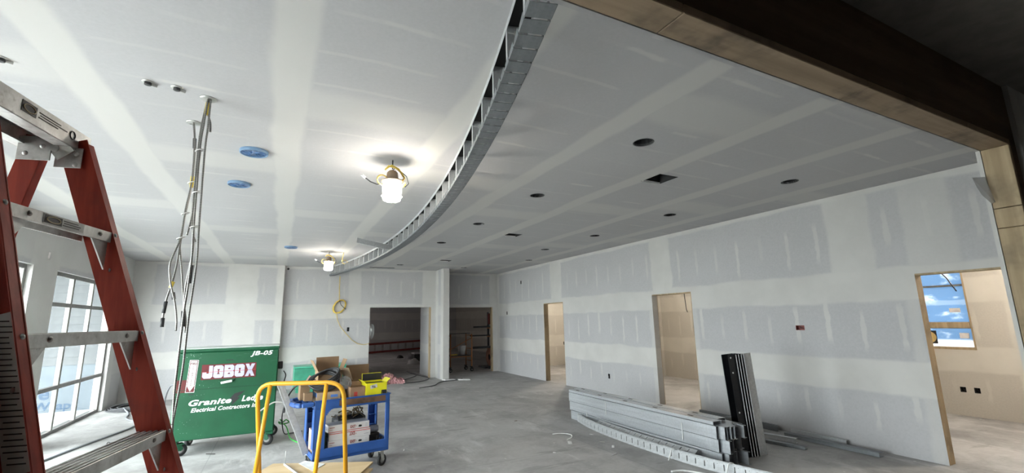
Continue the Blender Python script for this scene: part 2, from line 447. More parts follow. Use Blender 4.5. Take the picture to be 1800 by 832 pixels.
# raw framing showing in the door openings
def liner(n, x0, x1, a, b, m=None):
    o = MB().bx(x0, x1, b - .03, b, 0, ZD).build('trim_%d' % n, m_pine_y); o['kind'] = 'structure'
    MB().bx(x0, x1, a, a + .03, 0, ZD).build('board', m_pine_y, o); MB().bx(x0, x1, a + .03, b - .03, ZD - .02, ZD).build('board', m_pine_y, o)
for i, (a, b) in enumerate(DOORS): liner(i + 1, W + .004, W + .15, a - .012, b + .03)
o = MB().bx(4.205, 4.235, YB + .012, YB + .15, 0, ZD).build('trim_4', m_pine_y); o['kind'] = 'structure'
o = MB().bx(6.53, 6.56, YC + .012, YC + .15, 0, ZD).build('trim_5', m_pine_y); o['kind'] = 'structure'
# ---- storefront windows
m_alu = simple('anodized_aluminium', (.20, .195, .19), .45, .5)
m_alul = simple('clear_aluminium', (.20, .195, .18), .45, .3)
def glass_mat(name, tint, refl=.06, haze=0.0):
    m = bpy.data.materials.new(name); m.use_nodes = True; nt = m.node_tree; nt.nodes.clear(); E.nt = nt
    out = nt.nodes.new('ShaderNodeOutputMaterial'); t = nt.nodes.new('ShaderNodeBsdfTransparent'); t.inputs[0].default_value = col(tint)
    g = nt.nodes.new('ShaderNodeBsdfGlossy'); g.inputs['Roughness'].default_value = .02
    mx = nt.nodes.new('ShaderNodeMixShader'); mx.inputs[0].default_value = refl
    nt.links.new(t.outputs[0], mx.inputs[1]); nt.links.new(g.outputs[0], mx.inputs[2]); last = mx.outputs[0]
    if haze:
        tr = nt.nodes.new('ShaderNodeBsdfTranslucent'); tr.inputs[0].default_value = col(tint)
        m2 = nt.nodes.new('ShaderNodeMixShader'); m2.inputs[0].default_value = haze
        nt.links.new(last, m2.inputs[1]); nt.links.new(tr.outputs[0], m2.inputs[2]); last = m2.outputs[0]
    nt.links.new(last, out.inputs[0]); return m
m_glass = glass_mat('window_glass', (.86, .91, .92))
m_film = glass_mat('blue_protective_film', (.10, .20, .32), .10, .5)
def film_patches():
    nt = m_film.node_tree; E.nt = nt; o, x, y, z = pos()
    c = mix(sstep(noise(vec(x, y * 1.5, z * 3.2), 2.2, 4, .6), .50, .68), (.11, .155, .205), (.26, .28, .30))
    c = mix(sstep(absd(z - 1.83) + (noise(o, 8.0, 2) - .5) * .02, .05, .03) * .6, c, (.18, .21, .24)); c = mix(sstep(z, 1.24, 1.17), c, (.34, .34, .34))
    for n in nt.nodes:
        if n.type in ('BSDF_TRANSPARENT', 'BSDF_TRANSLUCENT'): nt.links.new(c, n.inputs[0])
film_patches()
XF = L - .065
def storefront(n, a, b):
    ys = [a + .03, a + .94, a + 1.90, b - .035]; zs = [.025, .745, 2.10, 2.59]
    o = MB().bx(XF - .11, XF, a, b, 0, .05).build('window_%d' % n, m_alu); o['kind'] = 'structure'
    for i, y in enumerate(ys): MB().bx(XF - .062, XF, y - .032, y + .032, .05, 2.62, 0, .004).build('mullion', m_alul, o)
    for z in zs[1:]:
        for i in range(3): MB().bx(XF - .060, XF + .002, ys[i] + .032, ys[i + 1] - .032, z - .032, z + .032, 0, .004).build('transom', m_alu, o)
    for j in range(3):
        for i in range(3): MB().bx(XF - .034, XF - .028, ys[i] + .03, ys[i + 1] - .03, zs[j] + .03, zs[j + 1] - .03).build('pane', m_glass, o)
for i, (a, b) in enumerate(WINS):
    storefront(i + 1, a, b); portal('daylight_portal', (XF - .13, (a + b) / 2, 1.31), b - a, 2.62)
portal('daylight_portal_room', (XE + .22, (WINC[0] + WINC[1]) / 2, (WINC[2] + WINC[3]) / 2), 1.1, 1.5)
# window of the room behind the nearest door
o = MB().bx(XE - .005, XE + .15, WINC[0], WINC[1], WINC[2] - .0, WINC[2] + .04).build('window_4', m_pine_y); o['kind'] = 'structure'
for y in (WINC[0] + .012, WINC[1] - .012): MB().bx(XE, XE + .15, y - .012, y + .012, WINC[2] + .04, WINC[3] - .03).build('jamb_board', m_pine_y, o)
MB().bx(XE, XE + .15, WINC[0], WINC[1], WINC[3] - .03, WINC[3]).build('head_board', m_pine_y, o)
MB().bx(XE + .01, XE + .1, WINC[0] + .024, WINC[1] - .024, 1.40, 1.505, 0, .01).build('transom', m_pine_y, o)
MB().bx(XE + .05, XE + .1, WINC[0] + .024, WINC[1] - .024, 2.10, 2.13).build('transom', m_alul, o)
for z0, z1 in ((1.095, 1.40), (1.505, 2.10), (2.13, 2.59)):
    MB().bx(XE + .07, XE + .076, WINC[0] + .024, WINC[1] - .024, z0, z1).build('pane', m_film, o)
m_stk = simple('sticker_paper', (.72, .68, .66), .6); m_ink = simple('black_ink', (.03, .03, .03), .6); m_tan = simple('tan_label', (.62, .45, .18), .6)
for (y, z, a, b, m) in ((3.42, 1.70, .07, .035, m_stk), (3.36, 1.28, .06, .045, m_stk), (3.78, 2.36, .07, .03, m_stk)):
    MB().bx(XE + .062, XE + .069, y - a, y + a, z - b, z + b).build('sticker', m, o)
MB().bx(XE + .055, XE + .068, 3.72, 3.92, 1.14, 1.36).build('label', m_ink, o)
MB().cyl((XE + .050, 3.82, 1.25), (XE + .056, 3.82, 1.25), .095, 24).build('label_disc', m_tan, o)
# ---- outside
m_ground = simple('pale_dirt', (.60, .59, .57), .95, 0, .25, 1.2)
struct('ground', MB().bx(-60, -3.41, -40, 60, -.55, -.30), m_ground)
struct('ground_east', MB().bx(XE + .21, 60, -40, 60, -.55, -.30), m_ground)
m_siding = simple('lap_siding', (.085, .09, .095), .7); m_wrap = simple('house_wrap', (.070, .088, .105), .5, 0, .06); m_blue = simple('wrap_print', (.018, .045, .085), .6)
o = struct('wall_wing_outside', MB().bx(-14, L - .22, 15.45, 15.6, -.3, 6.5), m_wrap)
pl_ = MB().box((0, 0, 0), (10.6, .022, .235), Matrix.Rotation(radians(-4), 3, 'X')).mesh('siding_board', m_siding)
for k in range(16): link('siding_board', pl_, o).location = (-8.7, 15.437, .93 + k * .20)
text('print', 'e', .42, frame((-5.10, 15.448, .02), (1, 0, 0), (0, 0, 1)), m_blue, o, .001, .012)
text('print', 'Wrap.', .27, frame((-5.17, 15.448, -.24), (1, 0, 0), (0, 0, 1)), m_blue, o, .001, .006, xs=1.1)
slab('added_shade_roof', 3.55, -7.6, L - .21, 9.0, 15.45, .18, [], simple('shade_roof_boards', (.30, .29, .27), .8))  # unseen roof, added to shade the outdoor facade
# ================================================================ things on the ceiling and walls
galv = None
def steel(name, c, rough, metal=.85):
    m, nt, b = new_mat(name, rough, metal, .5)
    o, x, y, z = pos('Object')
    n = noise(o, 40.0, 2) * .4 + noise(vec(x * 30.0, y * 1.2, z * 30.0), 1.0, 3) * .6
    setc(nt, b, mix(sstep(n, .3, .7), tuple(q * .86 for q in c), tuple(min(1, q * 1.10) for q in c)))
    rr = noise(o, 6.0, 3) * .16 + (rough - .08); nt.links.new(rr.s, b.inputs['Roughness'])
    return m
m_galv = steel('galvanized_steel', (.56, .575, .59), .42, .35)
m_galvd = steel('galvanized_track', (.23, .245, .26), .50, .55)
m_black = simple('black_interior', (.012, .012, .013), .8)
m_blackp = simple('black_plastic', (.03, .03, .032), .45)
m_white = simple('white_paint', (.80, .80, .79), .5)
m_yelcord = simple('yellow_cord', (.72, .52, .10), .5)
m_yelpl = simple('yellow_plastic', (.82, .62, .08), .45)
m_zinc = steel('zinc_fitting', (.55, .55, .52), .35)
m_flex = None
def flexmat():
    m, nt, b = new_mat('armoured_cable', .4, .75)
    o, x, y, z = pos('Object')
    w = frac(z * 95.0); setc(nt, b, mix(sstep(absd(w - .5), .12, .42), (.38, .37, .35), (.13, .125, .118)))
    return m
m_flex = flexmat()

# ---- recessed cans and rectangular openings
def can(x, y, label):
    t = thing('recessed_light', label, 'light can', (x, y, C), 0, 'recessed light cans in the ceiling')
    prof = [(.088, 0.0), (.088, .13), (.06, .145), (.0, .146)]
    MB().lathe([(.0885, -.002), (.096, -.003), (.097, .0), (.0885, .001)], seg=24).build('rim', m_blackp, t)
    MB().lathe(prof, seg=24).build('housing', m_black, t)
    MB().lathe([(.0, .06), (.03, .064), (.05, .08), (.055, .12)], seg=16).build('lamp_holder', m_zinc, t)
nth = ['nearest', 'second nearest', 'third nearest', 'fourth nearest']
for k in range(4): can(CANS[k][0], CANS[k][1], 'round black light opening, %s in the row beside the curved steel frame' % nth[k])
for k in range(4): can(CANS[5 + k][0], CANS[5 + k][1], 'round black light opening, %s in the row along the long grey wall' % nth[k])
can(*CANS[4], 'small round light opening at the far wall beside the long dark slot')
can(*CANS[9], 'round light opening far back near the corner of the long grey wall')
can(*CANS[10], 'round light opening just in front of the far alcove')
RL = ['large square black duct opening, nearest in the ceiling', 'square black duct opening in the middle of the ceiling', 'square black duct opening near the wing wall', 'long dark slot in the ceiling at the far wall']
for (x, y, a, b), lb in zip(RECTS, RL):
    t = thing('duct_opening', lb, 'duct opening', (x, y, C), 0, 'rectangular openings in the ceiling')
    MB().bx(-a, a, -b, -b + .003, 0, .3).bx(-a, a, b - .003, b, 0, .3).bx(-a, -a + .003, -b, b, 0, .3).bx(a - .003, a, -b, b, 0, .3).bx(-a, a, -b, b, .3, .303).build('boot', m_black, t)
    if a == b: MB().bx(-a, a, b - .016, b - .003, 0.001, .018).bx(-a + .003, -a + .014, -b, b, .001, .018).build('board_edge', m_white, t)
# ---- electrical boxes in the walls
def ebox(name, c, n, hu, hv, label, m=None, cat='electrical box', grp='electrical boxes in the walls', dev=True):
    t = thing(name, label, cat, c, 0, grp); n = V(n); u = V((0, 0, 1)).cross(n)
    M = Matrix((u, V((0, 0, 1)), n)).transposed()
    b = MB()
    for p, s in (((0, 0, -.055), (2 * hu + .004, 2 * hv + .004, .004)), ((hu, 0, -.027), (.004, 2 * hv, .055)), ((-hu, 0, -.027), (.004, 2 * hv, .055)), ((0, hv, -.027), (2 * hu, .004, .055)), ((0, -hv, -.027), (2 * hu, .004, .055))):
        b.box(M @ V(p), s, M)
    b.build('box', m or m_black, t)
    w = MB(); w.tube([M @ V((-hu * .5, hv * .6, -.05)), M @ V((0, 0, -.015)), M @ V((hu * .4, -hv * .3, -.045))], .004, 6); w.build('wire', m_blackp, t)
    return t
nx = (-1, 0, 0); ny = (0, -1, 0)
ebox('electrical_box', (W, OUT_R[0][0], OUT_R[0][1]), nx, .028, .05, 'black outlet box low in the grey wall behind the stud stack')
ebox('electrical_box', (W, OUT_R[1][0], OUT_R[1][1]), nx, .028, .05, 'black switch box at the far end of the long grey wall')
ebox('electrical_box', (W, OUT_R[2][0], OUT_R[2][1]), nx, .028, .05, 'black box high on the long grey wall near the ceiling')
m_red = simple('dark_red_plastic', (.22, .05, .04), .5)
ebox('electrical_box', (W, OUT_R[3][0], OUT_R[3][1]), nx, .06, .032, 'sideways dark red and black box at mid height of the grey wall', m_red)
ebox('electrical_box', (XE, 3.488, .414), nx, .035, .04, 'square outlet box nearer the doorway in the room with the blue window')
ebox('electrical_box', (XE, 3.316, .416), nx, .035, .04, 'square outlet box farther from the doorway in the room with the blue window')
ebox('electrical_box', (9.68, 14.62, .785), ny, .03, .055, 'black outlet box in the room behind the farthest doorway')
ebox('electrical_box', (1.786, YB, 1.525), ny, .03, .055, 'black box on the far wall below the hanging yellow cord coil')
tag(MB().cyl((.14, YB - .02, 3.215), (.14, YB + .002, 3.215), .03, 14).build('cable_bushing', m_blackp), 'small dark round bushing high on the far wall by its corner', 'bushing')
t = thing('breaker_cabinet', 'dark metal cabinet seen through the alcove opening', 'panel', (5.20, 16.4, 1.2))
MB().bx(-.25, .25, 0, .12, 0, 1.0, 0, .01).build('cabinet', m_blackp, t); MB().bx(-.22, .22, -.012, 0, .03, .97, 0, .004).build('door', m_black, t)
MB().bx(-.27, .27, .125, .19, -1.2, 1.4).build('backing_board', m_white, t)
# ---- ceiling fittings on the left
for i, (x, y, lb) in enumerate(((-.869, 3.494, 'small zinc cable fitting on the ceiling, second from the hanging cables'), (-.715, 3.503, 'small zinc cable fitting on the ceiling beside the hanging cables'), (-1.569, 3.521, 'small dark cable fitting on the ceiling above the ladder top'))):
    t = thing('cable_fitting', lb, 'fitting', (x, y, C), .3, 'ceiling cable fittings')
    MB().lathe([(.036, .0), (.036, -.004), (.03, -.006), (.02, -.006)], seg=16).build('flange', m_zinc, t)
    MB().lathe([(.02, -.002), (.02, -.022), (.015, -.024), (.0, -.02)], seg=12).build('connector', m_blackp, t)
    MB().beam((-.02, 0, -.007), (.05, .01, -.012), .018, .004).build('tab', m_zinc, t)
m_bluebag = simple('blue_film', (.05, .12, .27), .3, 0, .45, 14)
for (x, y, r, lb) in ((-.306, 4.59, .118, 'blue film covered round ceiling ring, nearest of the three'), (-.503, 5.752, .113, 'blue film covered round ceiling ring, middle of the three'), (.126, 10.28, .125, 'blue film covered round ceiling ring by the far work lamp')):
    t = thing('covered_ceiling_ring', lb, 'light ring', (x, y, C), 0, 'ceiling rings covered in blue film')
    MB().lathe([(r, .0), (r, -.026), (r - .006, -.030), (r - .012, -.026), (r - .012, -.002)], seg=32).build('ring', simple('pale_blue_ring', (.18, .30, .46), .4), t)
    b = MB(); n = 24
    vs = [(0, 0, -.012)]; 
    for j in range(1, 5):
        for k in range(n): vs.append(((r - .013) * j / 4 * cos(2 * pi * k / n), (r - .013) * j / 4 * sin(2 * pi * k / n), -.014 - random.uniform(0, .012) * (j < 4) - .008 * (j == 4)))
    fs = [(0, 1 + k, 1 + (k + 1) % n) for k in range(n)]
    for j in range(3):
        for k in range(n): fs.append((1 + j * n + k, 1 + (j + 1) * n + k, 1 + (j + 1) * n + (k + 1) % n, 1 + j * n + (k + 1) % n))
    b.add(vs, fs).build('film', m_bluebag, t)

# ---- the curved steel frame
RC, XC, YC0 = 24.5, 1.81 - 24.5, 8.2
t = thing('curved_soffit_frame', 'long curved galvanized steel stud frame hanging under the white ceiling', 'soffit frame', (1.81, 8.2, 3.04))
TW, ZB = .125, 3.04
def arc(s, r=0.0, z=0.0):                              # s along the arc from the apex, r outward
    a = s / RC; return V((XC + (RC + r) * cos(a), YC0 + (RC + r) * sin(a), z))
S0, S1 = RC * math.asin((1.13 - YC0) / RC), RC * math.asin((13.80 - YC0) / RC)
def band(r0, r1, z0, z1, n=64):
    b = MB(); vs = []
    for i in range(n + 1):
        s = S0 + (S1 - S0) * i / n
        vs += [arc(s, r0, z0), arc(s, r1, z0), arc(s, r1, z1), arc(s, r0, z1)]
    fs = [(4 * i + k, 4 * i + (k + 1) % 4, 4 * i + 4 + (k + 1) % 4, 4 * i + 4 + k) for i in range(n) for k in range(4)]
    fs += [(3, 2, 1, 0), tuple(4 * n + k for k in range(4))]
    return b.add(vs, fs)
band(.003, TW - .003, C - .006, C - .001).build('painted_shade_band', m_black, t, True); b = band(0, .002, C - .04, C - .001); b2 = band(TW - .002, TW, C - .04, C - .006); b.add(b2.v, b2.f)  # black band under the ceiling stands in for shade inside the frame
b.build('top_track', m_galv, t, True)
b = band(TW * .36, TW * .62, ZB + .003, ZB + .005)
b.build('strap', m_galv, t, True)
b = band(0.001, .003, ZB + .012, ZB + .020); b2 = band(TW - .003, TW - .001, ZB + .012, ZB + .020); b.add(b2.v, b2.f); b.build('flange_strap', m_galv, t, True)
pitch = .1145; seg = MB(); hl = (pitch - .014) / 2
seg.bx(0, TW, -hl, hl, 0, .0018)
for (x0, tilt) in ((0, -1), (TW, 1)):
    seg.add([(x0, -hl, 0), (x0, hl, 0), (x0 + .001, hl - .002, .036), (x0 + .004 * tilt, -hl + .002, .036), (x0 + .0015, -hl, 0), (x0 + .0015, hl, 0), (x0 + .0025, hl - .002, .036), (x0 + .0015 + .004 * tilt, -hl + .002, .036)],
            [(0, 1, 2, 3), (7, 6, 5, 4), (3, 2, 6, 7), (0, 3, 7, 4), (1, 5, 6, 2)])
seg.bx(TW * .74, TW * .78, -.003, .003, -.0006, .0, 0)
sme = seg.mesh('track_segment', m_galvd)
def place(name, me, s, z):
    o = link(name, me, t); a = s / RC; p = arc(s, 0, z)
    o.matrix_parent_inverse = root_matrix(t).inverted(); o.location = p; o.rotation_euler = (0, 0, a); return o
for k in range(int((S1 - S0) / pitch)): place('track_segment', sme, S0 + pitch * (k + .5), ZB)
st = MB(); st.bx(.004, TW - .004, 0, .0016, .006, C - ZB - .008)
st.bx(.004, .0056, 0, .034, .006, C - ZB - .008); st.bx(TW - .0056, TW - .004, 0, .034, .006, C - ZB - .008)
st.bx(.004, .010, .033, .0345, .006, C - ZB - .008)
st2 = MB(); st2.v, st2.f, st2.mi, st2.sm = list(st.v), list(st.f), list(st.mi), list(st.sm)
st2.cyl((.062, -.001, .20), (.062, .0022, .20), .019, 16, 1); st2.bx(.01, TW - .01, -.0015, 0, .196, .204, 1)
sm1, sm2 = st.mesh('stud', m_galv), st2.mesh('stud', [m_galv, m_white])
s = RC * math.asin((1.955 - YC0) / RC) - .406; k = 0
while s < S1: place('stud', sm2 if k in (1, 4) else sm1, s, ZB); s += .406; k += 1
p0, p1 = V((1.173, 8.424, 3.185)), V((1.93, 8.80, 3.125))
b = MB(); d = (p1 - p0).normalized(); sd = d.cross(V((0, 0, 1))).normalized(); u2 = sd.cross(d)
b.beam(p0, p1, .09, .002, u2); b.beam(p0 + u2 * .045 - sd * .017, p1 + u2 * .045 - sd * .017, .035, .002, sd); b.beam(p0 - u2 * .045 - sd * .017, p1 - u2 * .045 - sd * .017, .035, .002, sd)
b.build('cross_stud', m_galv, t, True)

# ---- caged work lamps
def emis(name, c, s):
    m = bpy.data.materials.new(name); m.use_nodes = True; nt = m.node_tree; b = nt.nodes['Principled BSDF']
    b.inputs['Base Color'].default_value = (.9, .9, .88, 1); b.inputs['Emission Color'].default_value = col(c); b.inputs['Emission Strength'].default_value = s; return m
m_lit = emis('lit_globe', (1.0, .93, .82), LAMP_EMIT)
m_litw = emis('added_lamp_globe_room', (1.0, .90, .76), ROOM_W)
m_lith = emis('added_lamp_globe_hall', (1.0, .92, .88), ROOM_W * .75)
m_brown = simple('lamp_socket', (.22, .16, .11), .6)
def work_lamp(x, y, zt, label, cords=True, lit=m_lit):
    t = thing('work_lamp', label, 'work lamp', (x, y, zt), 0, 'caged temporary work lamps')
    h = C - zt
    b = MB(); b.tube([(0, 0, h), (0, 0, .01)], .006, 8); b.tube([(.0 + .018 * sin(a), 0, .02 - .018 * cos(a)) for a in [pi * .1 * k for k in range(15)]], .004, 6); b.build('hook', m_blackp, t)
    MB().lathe([(0, -.01), (.035, -.012), (.052, -.03), (.06, -.085), (.06, -.12), (.0, -.12)], seg=20).build('socket', m_brown, t)
    MB().lathe([(.03, -.104), (.104, -.112), (.106, -.119), (.03, -.118)], seg=24).build('guard_top', m_brown, t)
    MB().lathe([(.055, -.12), (.086, -.125), (.092, -.15), (.090, -.27), (.082, -.31), (.0, -.315)], seg=24).build('globe', lit, t)
    MB().lathe([(.012, -.316), (.010, -.338), (.0, -.34)], seg=10).build('tip', m_white, t)
    b = MB()
    for k in range(6):
        a = k * pi / 3 + .3; b.tube([(.066 * cos(a), .066 * sin(a), -.10), (.100 * cos(a), .100 * sin(a), -.15), (.100 * cos(a), .100 * sin(a), -.28), (.05 * cos(a), .05 * sin(a), -.328), (0, 0, -.333)], .0022, 5)
    for r, z in ((.101, -.16), (.101, -.27)): b.tube([(r * cos(a), r * sin(a), z) for a in [2 * pi * k / 20 for k in range(20)]], .0022, 5, closed=True)
    b.build('cage', m_white, t)
    if cords:
        b = MB(); 
        b.tube([(-.075, -.02, -.015), (-.05, -.05, .02), (.02, -.06, .005), (.085, -.03, -.03), (.12, .0, -.07), (.10, .03, -.10)], .009, 7)
        b.tube([(-.065, -.04, -.005), (-.02, -.055, .03), (.05, -.05, .0), (.10, -.02, -.06)], .008, 7)
        b.tube([(-.10 + .05 * cos(a), -.02, -.12 + .05 * sin(a)) for a in [2 * pi * k / 12 for k in range(11)]], .006, 6)
        b.tube([(.095, -.02, -.15 + .0 * k) if k == 0 else (.10 + .03 * sin(k * .9), -.02, -.10 - .02 * k) for k in range(6)], .006, 6)
        b.build('cord', m_yelcord, t)
        b = MB(); b.tube([(.08, -.03, -.02), (.14, .0, -.05), (.165, .01, -.12), (.13, .0, -.16), (.10, .0, -.15)], .0045, 6); b.build('wire', m_blackp, t)
        b = MB(); b.tube([(-.09, -.02, -.16), (-.14, .02, -.16), (-.20, .04, -.135), (-.26, .05, -.09)], .006, 7); b.tube([(-.265, .052, -.085), (-.285, .055, -.07)], .011, 8); b.build('pigtail', m_blackp, t)
        b = MB(); b.tube([(-.25, .05, -.10), (-.275, .052, -.078), (-.287, .055, -.07)], .0125, 8); b.build('plug', m_white, t)
    return t
work_lamp(.91, 4.32, 3.19, 'bright caged work lamp with yellow cord, nearer of the two on the ceiling')
work_lamp(.91, 10.757, 3.19, 'bright caged work lamp by the far end of the curved frame')
work_lamp(8.5, 12.4, 3.05, 'unseen caged work lamp added to light the room behind the farthest doorway', False, m_litw)  # this and the next three: unseen lamps, added to brighten rooms and hall
work_lamp(8.5, 7.2, 3.05, 'unseen caged work lamp added to light the room behind the middle doorway', False, m_litw)
work_lamp(8.6, 1.6, 3.05, 'unseen caged work lamp added to light the room with the blue window', False, m_litw)
work_lamp(1.0, 22.5, 3.05, 'unseen caged work lamp added to light the dark hall beyond the far opening', False, m_lith)
# feed cord of the far lamp and its coil on the far wall
t = thing('yellow_extension_cord', 'thin yellow extension cord with a coil hung on the far wall', 'cord', (1.5, YB - .1, 2.2))
b = MB(); b.tube([(1.22, 10.75, C - .005), (1.20, 10.76, 3.16), (1.19, 10.76, 3.08)], .007, 6)
b.tube([(1.20, 10.76, 3.1), (1.26, 10.8, 3.13), (1.32, 10.82, 3.08), (1.24, 10.8, 3.03), (1.20, 10.77, 3.06)], .006, 6); b.build('upper_cord', m_yelcord, t, True)
b = MB(); b.tube([(1.49, YB - .08, 3.04), (1.49, YB - .06, 2.7), (1.51, YB - .05, 2.36)], .009, 6); b.build('drop', m_yelcord, t, True)
b = MB()
for k in range(5):
    rx = .175 - .006 * k; rz = .185 - .012 * (k % 3)
    b.tube([(1.515 + .012 * (k % 2) + rx * cos(a) * 1.0, YB - .025 - .012 * k, 2.175 + rz * sin(a) + .06 * cos(a)) for a in [2 * pi * q / 24 for q in range(24)]], .009, 6, closed=True)
b.build('coil', m_yelcord, t, True)
b = MB(); b.tube([(1.51, YB - .09, 2.35), (1.55, YB - .1, 2.22), (1.64, YB - .1, 2.13), (1.69, YB - .08, 2.10)], .008, 6); b.build('tie', m_blackp, t, True)
b = MB(); b.tube([(1.44, YB - .04, 2.02), (1.48, YB - .04, 1.8), (1.56, YB - .04, 1.62), (1.72, YB - .03, 1.42), (1.9, YB - .03, 1.22), (2.06, YB - .03, 1.11), (2.22, YB - .03, 1.08), (2.36, YB - .03, 1.10), (2.42, YB + .05, 1.14)], .007, 6); b.build('tail', m_yelcord, t, True)
tag(MB().lathe([(0, .2), (.04, .19), (.07, .1), (.075, 0), (.06, -.12), (.03, -.22), (0, -.23)], (2.45, YB + .03, 1.46), 10).build('plastic_bag', glass_mat('clear_plastic', (.9, .92, .92), .12, .45)), 'crumpled clear plastic bag hung on the edge of the far opening', 'bag')
# ---- hanging armoured cables
def cable_bundle(label, plate, cabs, ties, tape, Y):
    t = thing('cable_bundle', label, 'cables', plate, 0, 'armoured cables hanging from the ceiling')
    MB().lathe([(.0, 0), (.052, 0), (.052, -.004), (.045, -.007), (.0, -.008)], seg=18).build('cover_plate', m_zinc, t)
    for i, pth in enumerate(cabs):
        n = len(pth); P = []
        for j in range(n - 1):
            for q in range(4):
                f = q / 4; a = pth[max(j - 1, 0)]; b_ = pth[j]; c_ = pth[j + 1]; d_ = pth[min(j + 2, n - 1)]
                P.append(tuple(.5 * (2 * b_[k] + (c_[k] - a[k]) * f + (2 * a[k] - 5 * b_[k] + 4 * c_[k] - d_[k]) * f * f + (3 * b_[k] - a[k] - 3 * c_[k] + d_[k]) * f ** 3) for k in (0, 1)))
        P.append(pth[-1]); dy = .012 * (i % 3) - .012; dx = .013 * (i // 3 if i < 6 else 0) * (1 if i % 2 else -1)
        MB().tube([(p[0] + dx * min(1, (C - p[1]) * 4), Y + dy, p[1]) for p in P], .0066, 7).build('cable', m_flex, t, True)
    for (x, z) in ties: MB().tube([(x + .024 * cos(a), Y + .024 * sin(a), z + .008 * cos(a)) for a in [2 * pi * k / 12 for k in range(12)]], .0045, 5, closed=True).build('cable_tie', m_white, t, True)
    for (x, z, x2, z2, m) in tape: MB().tube([(x, Y, z), (x2, Y, z2)], .0125, 8).build('tape', m, t, True)
A1 = [(-0.549, 3.29), (-0.557, 3.113), (-0.564, 2.963), (-0.562, 2.797), (-0.557, 2.634), (-0.552, 2.435), (-0.547, 2.279), (-0.542, 2.144), (-0.545, 1.974), (-0.552, 1.789), (-0.553, 1.609), (-0.554, 1.433), (-0.553, 1.26), (-0.541, 0.99), (-.53, .55), (-.50, .02)]
A1b = [(x + .016, z) for x, z in A1[:12]] + [(-.545, 1.30), (-.56, 1.1)]
A2 = [(-0.549, 3.29), (-0.553, 3.2), (-0.533, 3.12), (-.531, 3.05)]
A3 = [(-.552, 3.29), (-.572, 3.0), (-0.563, 2.88), (-0.566, 2.593), (-0.568, 2.433), (-0.585, 2.3)]
A4 = [(-.552, 3.29), (-.562, 3.0), (-0.557, 2.594), (-0.548, 2.356), (-0.52, 2.257)]
A5 = [(-.552, 3.29), (-.57, 2.9), (-.563, 2.5), (-0.547, 2.279), (-0.546, 2.163), (-0.56, 1.974), (-0.558, 1.826), (-0.534, 1.662)]
cable_bundle('long bundle of grey armoured cables reaching down past the green tool chest', (-.549, 3.6, C), [A1, A3, A5, A1b, A4, A2],
             [(-.566, 2.9), (-.557, 2.6), (-.548, 2.36)], [(-.54, 2.1, -.543, 1.98, m_blackp), (-.556, 1.80, -.552, 1.70, m_blackp), (-.55, 3.26, -.553, 3.17, m_yelpl)], 3.6)
Bt = [(-0.703, 3.285), (-0.68, 3.108), (-0.671, 2.806), (-0.69, 2.576), (-0.701, 2.354)]
B1 = Bt + [(-0.734, 2.222), (-0.746, 2.136), (-0.727, 2.01), (-0.692, 1.885), (-0.669, 1.761), (-0.664, 1.671)]
B2 = Bt[:-1] + [(-0.699, 2.332), (-0.709, 2.138), (-0.724, 2.01), (-0.746, 1.885), (-0.752, 1.758)]
B3 = Bt[:-1] + [(-0.704, 2.332), (-0.678, 2.139), (-0.647, 1.927), (-0.618, 1.76), (-0.602, 1.661)]
cable_bundle('shorter bundle of grey armoured cables with taped black ends, nearer the window', (-.703, 4.1, C), [B1, B2, B3],
             [(-.672, 2.80), (-.69, 2.55), (-.70, 2.36)], [(-.685, 3.16, -.68, 3.08, m_blackp), (-.671, 2.85, -.671, 2.76, m_yelpl), (-.745, 1.885, -.752, 1.80, m_blackp), (-.752, 1.765, -.752, 1.70, m_blackp), (-.71, 1.95, -.70, 1.9, m_blackp), (-.716, 2.03, -.728, 1.985, m_yelpl)], 4.1)
tag(MB().tube([(6.90, 6.20, 2.13), (6.90, 6.19, 1.95), (6.905, 6.185, 1.82), (6.91, 6.17, 1.77)], .008, 6).build('hanging_wire', m_blackp), 'thin dark wire hanging in the head of the middle doorway', 'wire')
tag(MB().tube([(7.5, 2.70, 3.29), (7.5, 2.66, 2.5), (7.5, 2.59, 2.18), (7.5, 2.54, 2.10), (7.5, 2.511, 2.027), (7.5, 2.471, 1.932)], .007, 6).build('hanging_wire', m_blackp), 'dark curved wire hanging in front of the blue film window', 'wire')
# plastic scrap caught on the framed opening
P = [(4.056, 1.14, 2.567), (4.090, 1.093, 2.562), (4.088, 1.070, 2.385), (4.085, 1.085, 2.378), (4.070, 1.115, 2.44), (4.062, 1.13, 2.50)]
tag(MB().add(P + [(x - .004, y + .003, z) for x, y, z in P], [(0, 1, 2, 3, 4, 5), (11, 10, 9, 8, 7, 6)] + [(i, (i + 1) % 6, 6 + (i + 1) % 6, 6 + i) for i in range(6)]).build('plastic_scrap', glass_mat('grey_plastic_film', (.80, .80, .80), .1, .35)), 'grey scrap of plastic film caught on the wooden jamb', 'scrap')
# ================================================================ the step ladder
m_fib = simple('red_fibreglass', (.30, .055, .035), .45, 0, .18, 25)
def fibre():
    m, nt, b = new_mat('red_fibreglass_rail', .5, 0, .3)
    o, x, y, z = pos('Object')
    g = noise(vec(x * 60, y * 60, z * 3.0), 1.0, 3); d = noise(o, 5.0, 5, .65)
    c = mix(sstep(g, .3, .7), (.30, .030, .014), (.40, .048, .024)); c = mix(sstep(d, .55, .75) * .45, c, (.12, .035, .028))
    setc(nt, b, c); bump(nt, b, g, .2, .002); return m
m_fib = fibre()
def aluw():
    m, nt, b = new_mat('worn_aluminium', .45, .75, .5)
    o, x, y, z = pos('Object'); n = noise(o, 14.0, 6, .7)
    c = mix(sstep(n, .35, .7), (.50, .49, .47), (.72, .71, .69)); c = mix(sstep(noise(o, 30.0, 3), .6, .75) * .5, c, (.25, .22, .19))
    setc(nt, b, c); return m
m_alw = aluw()
m_rivet = steel('steel_rivet', (.35, .33, .31), .35)
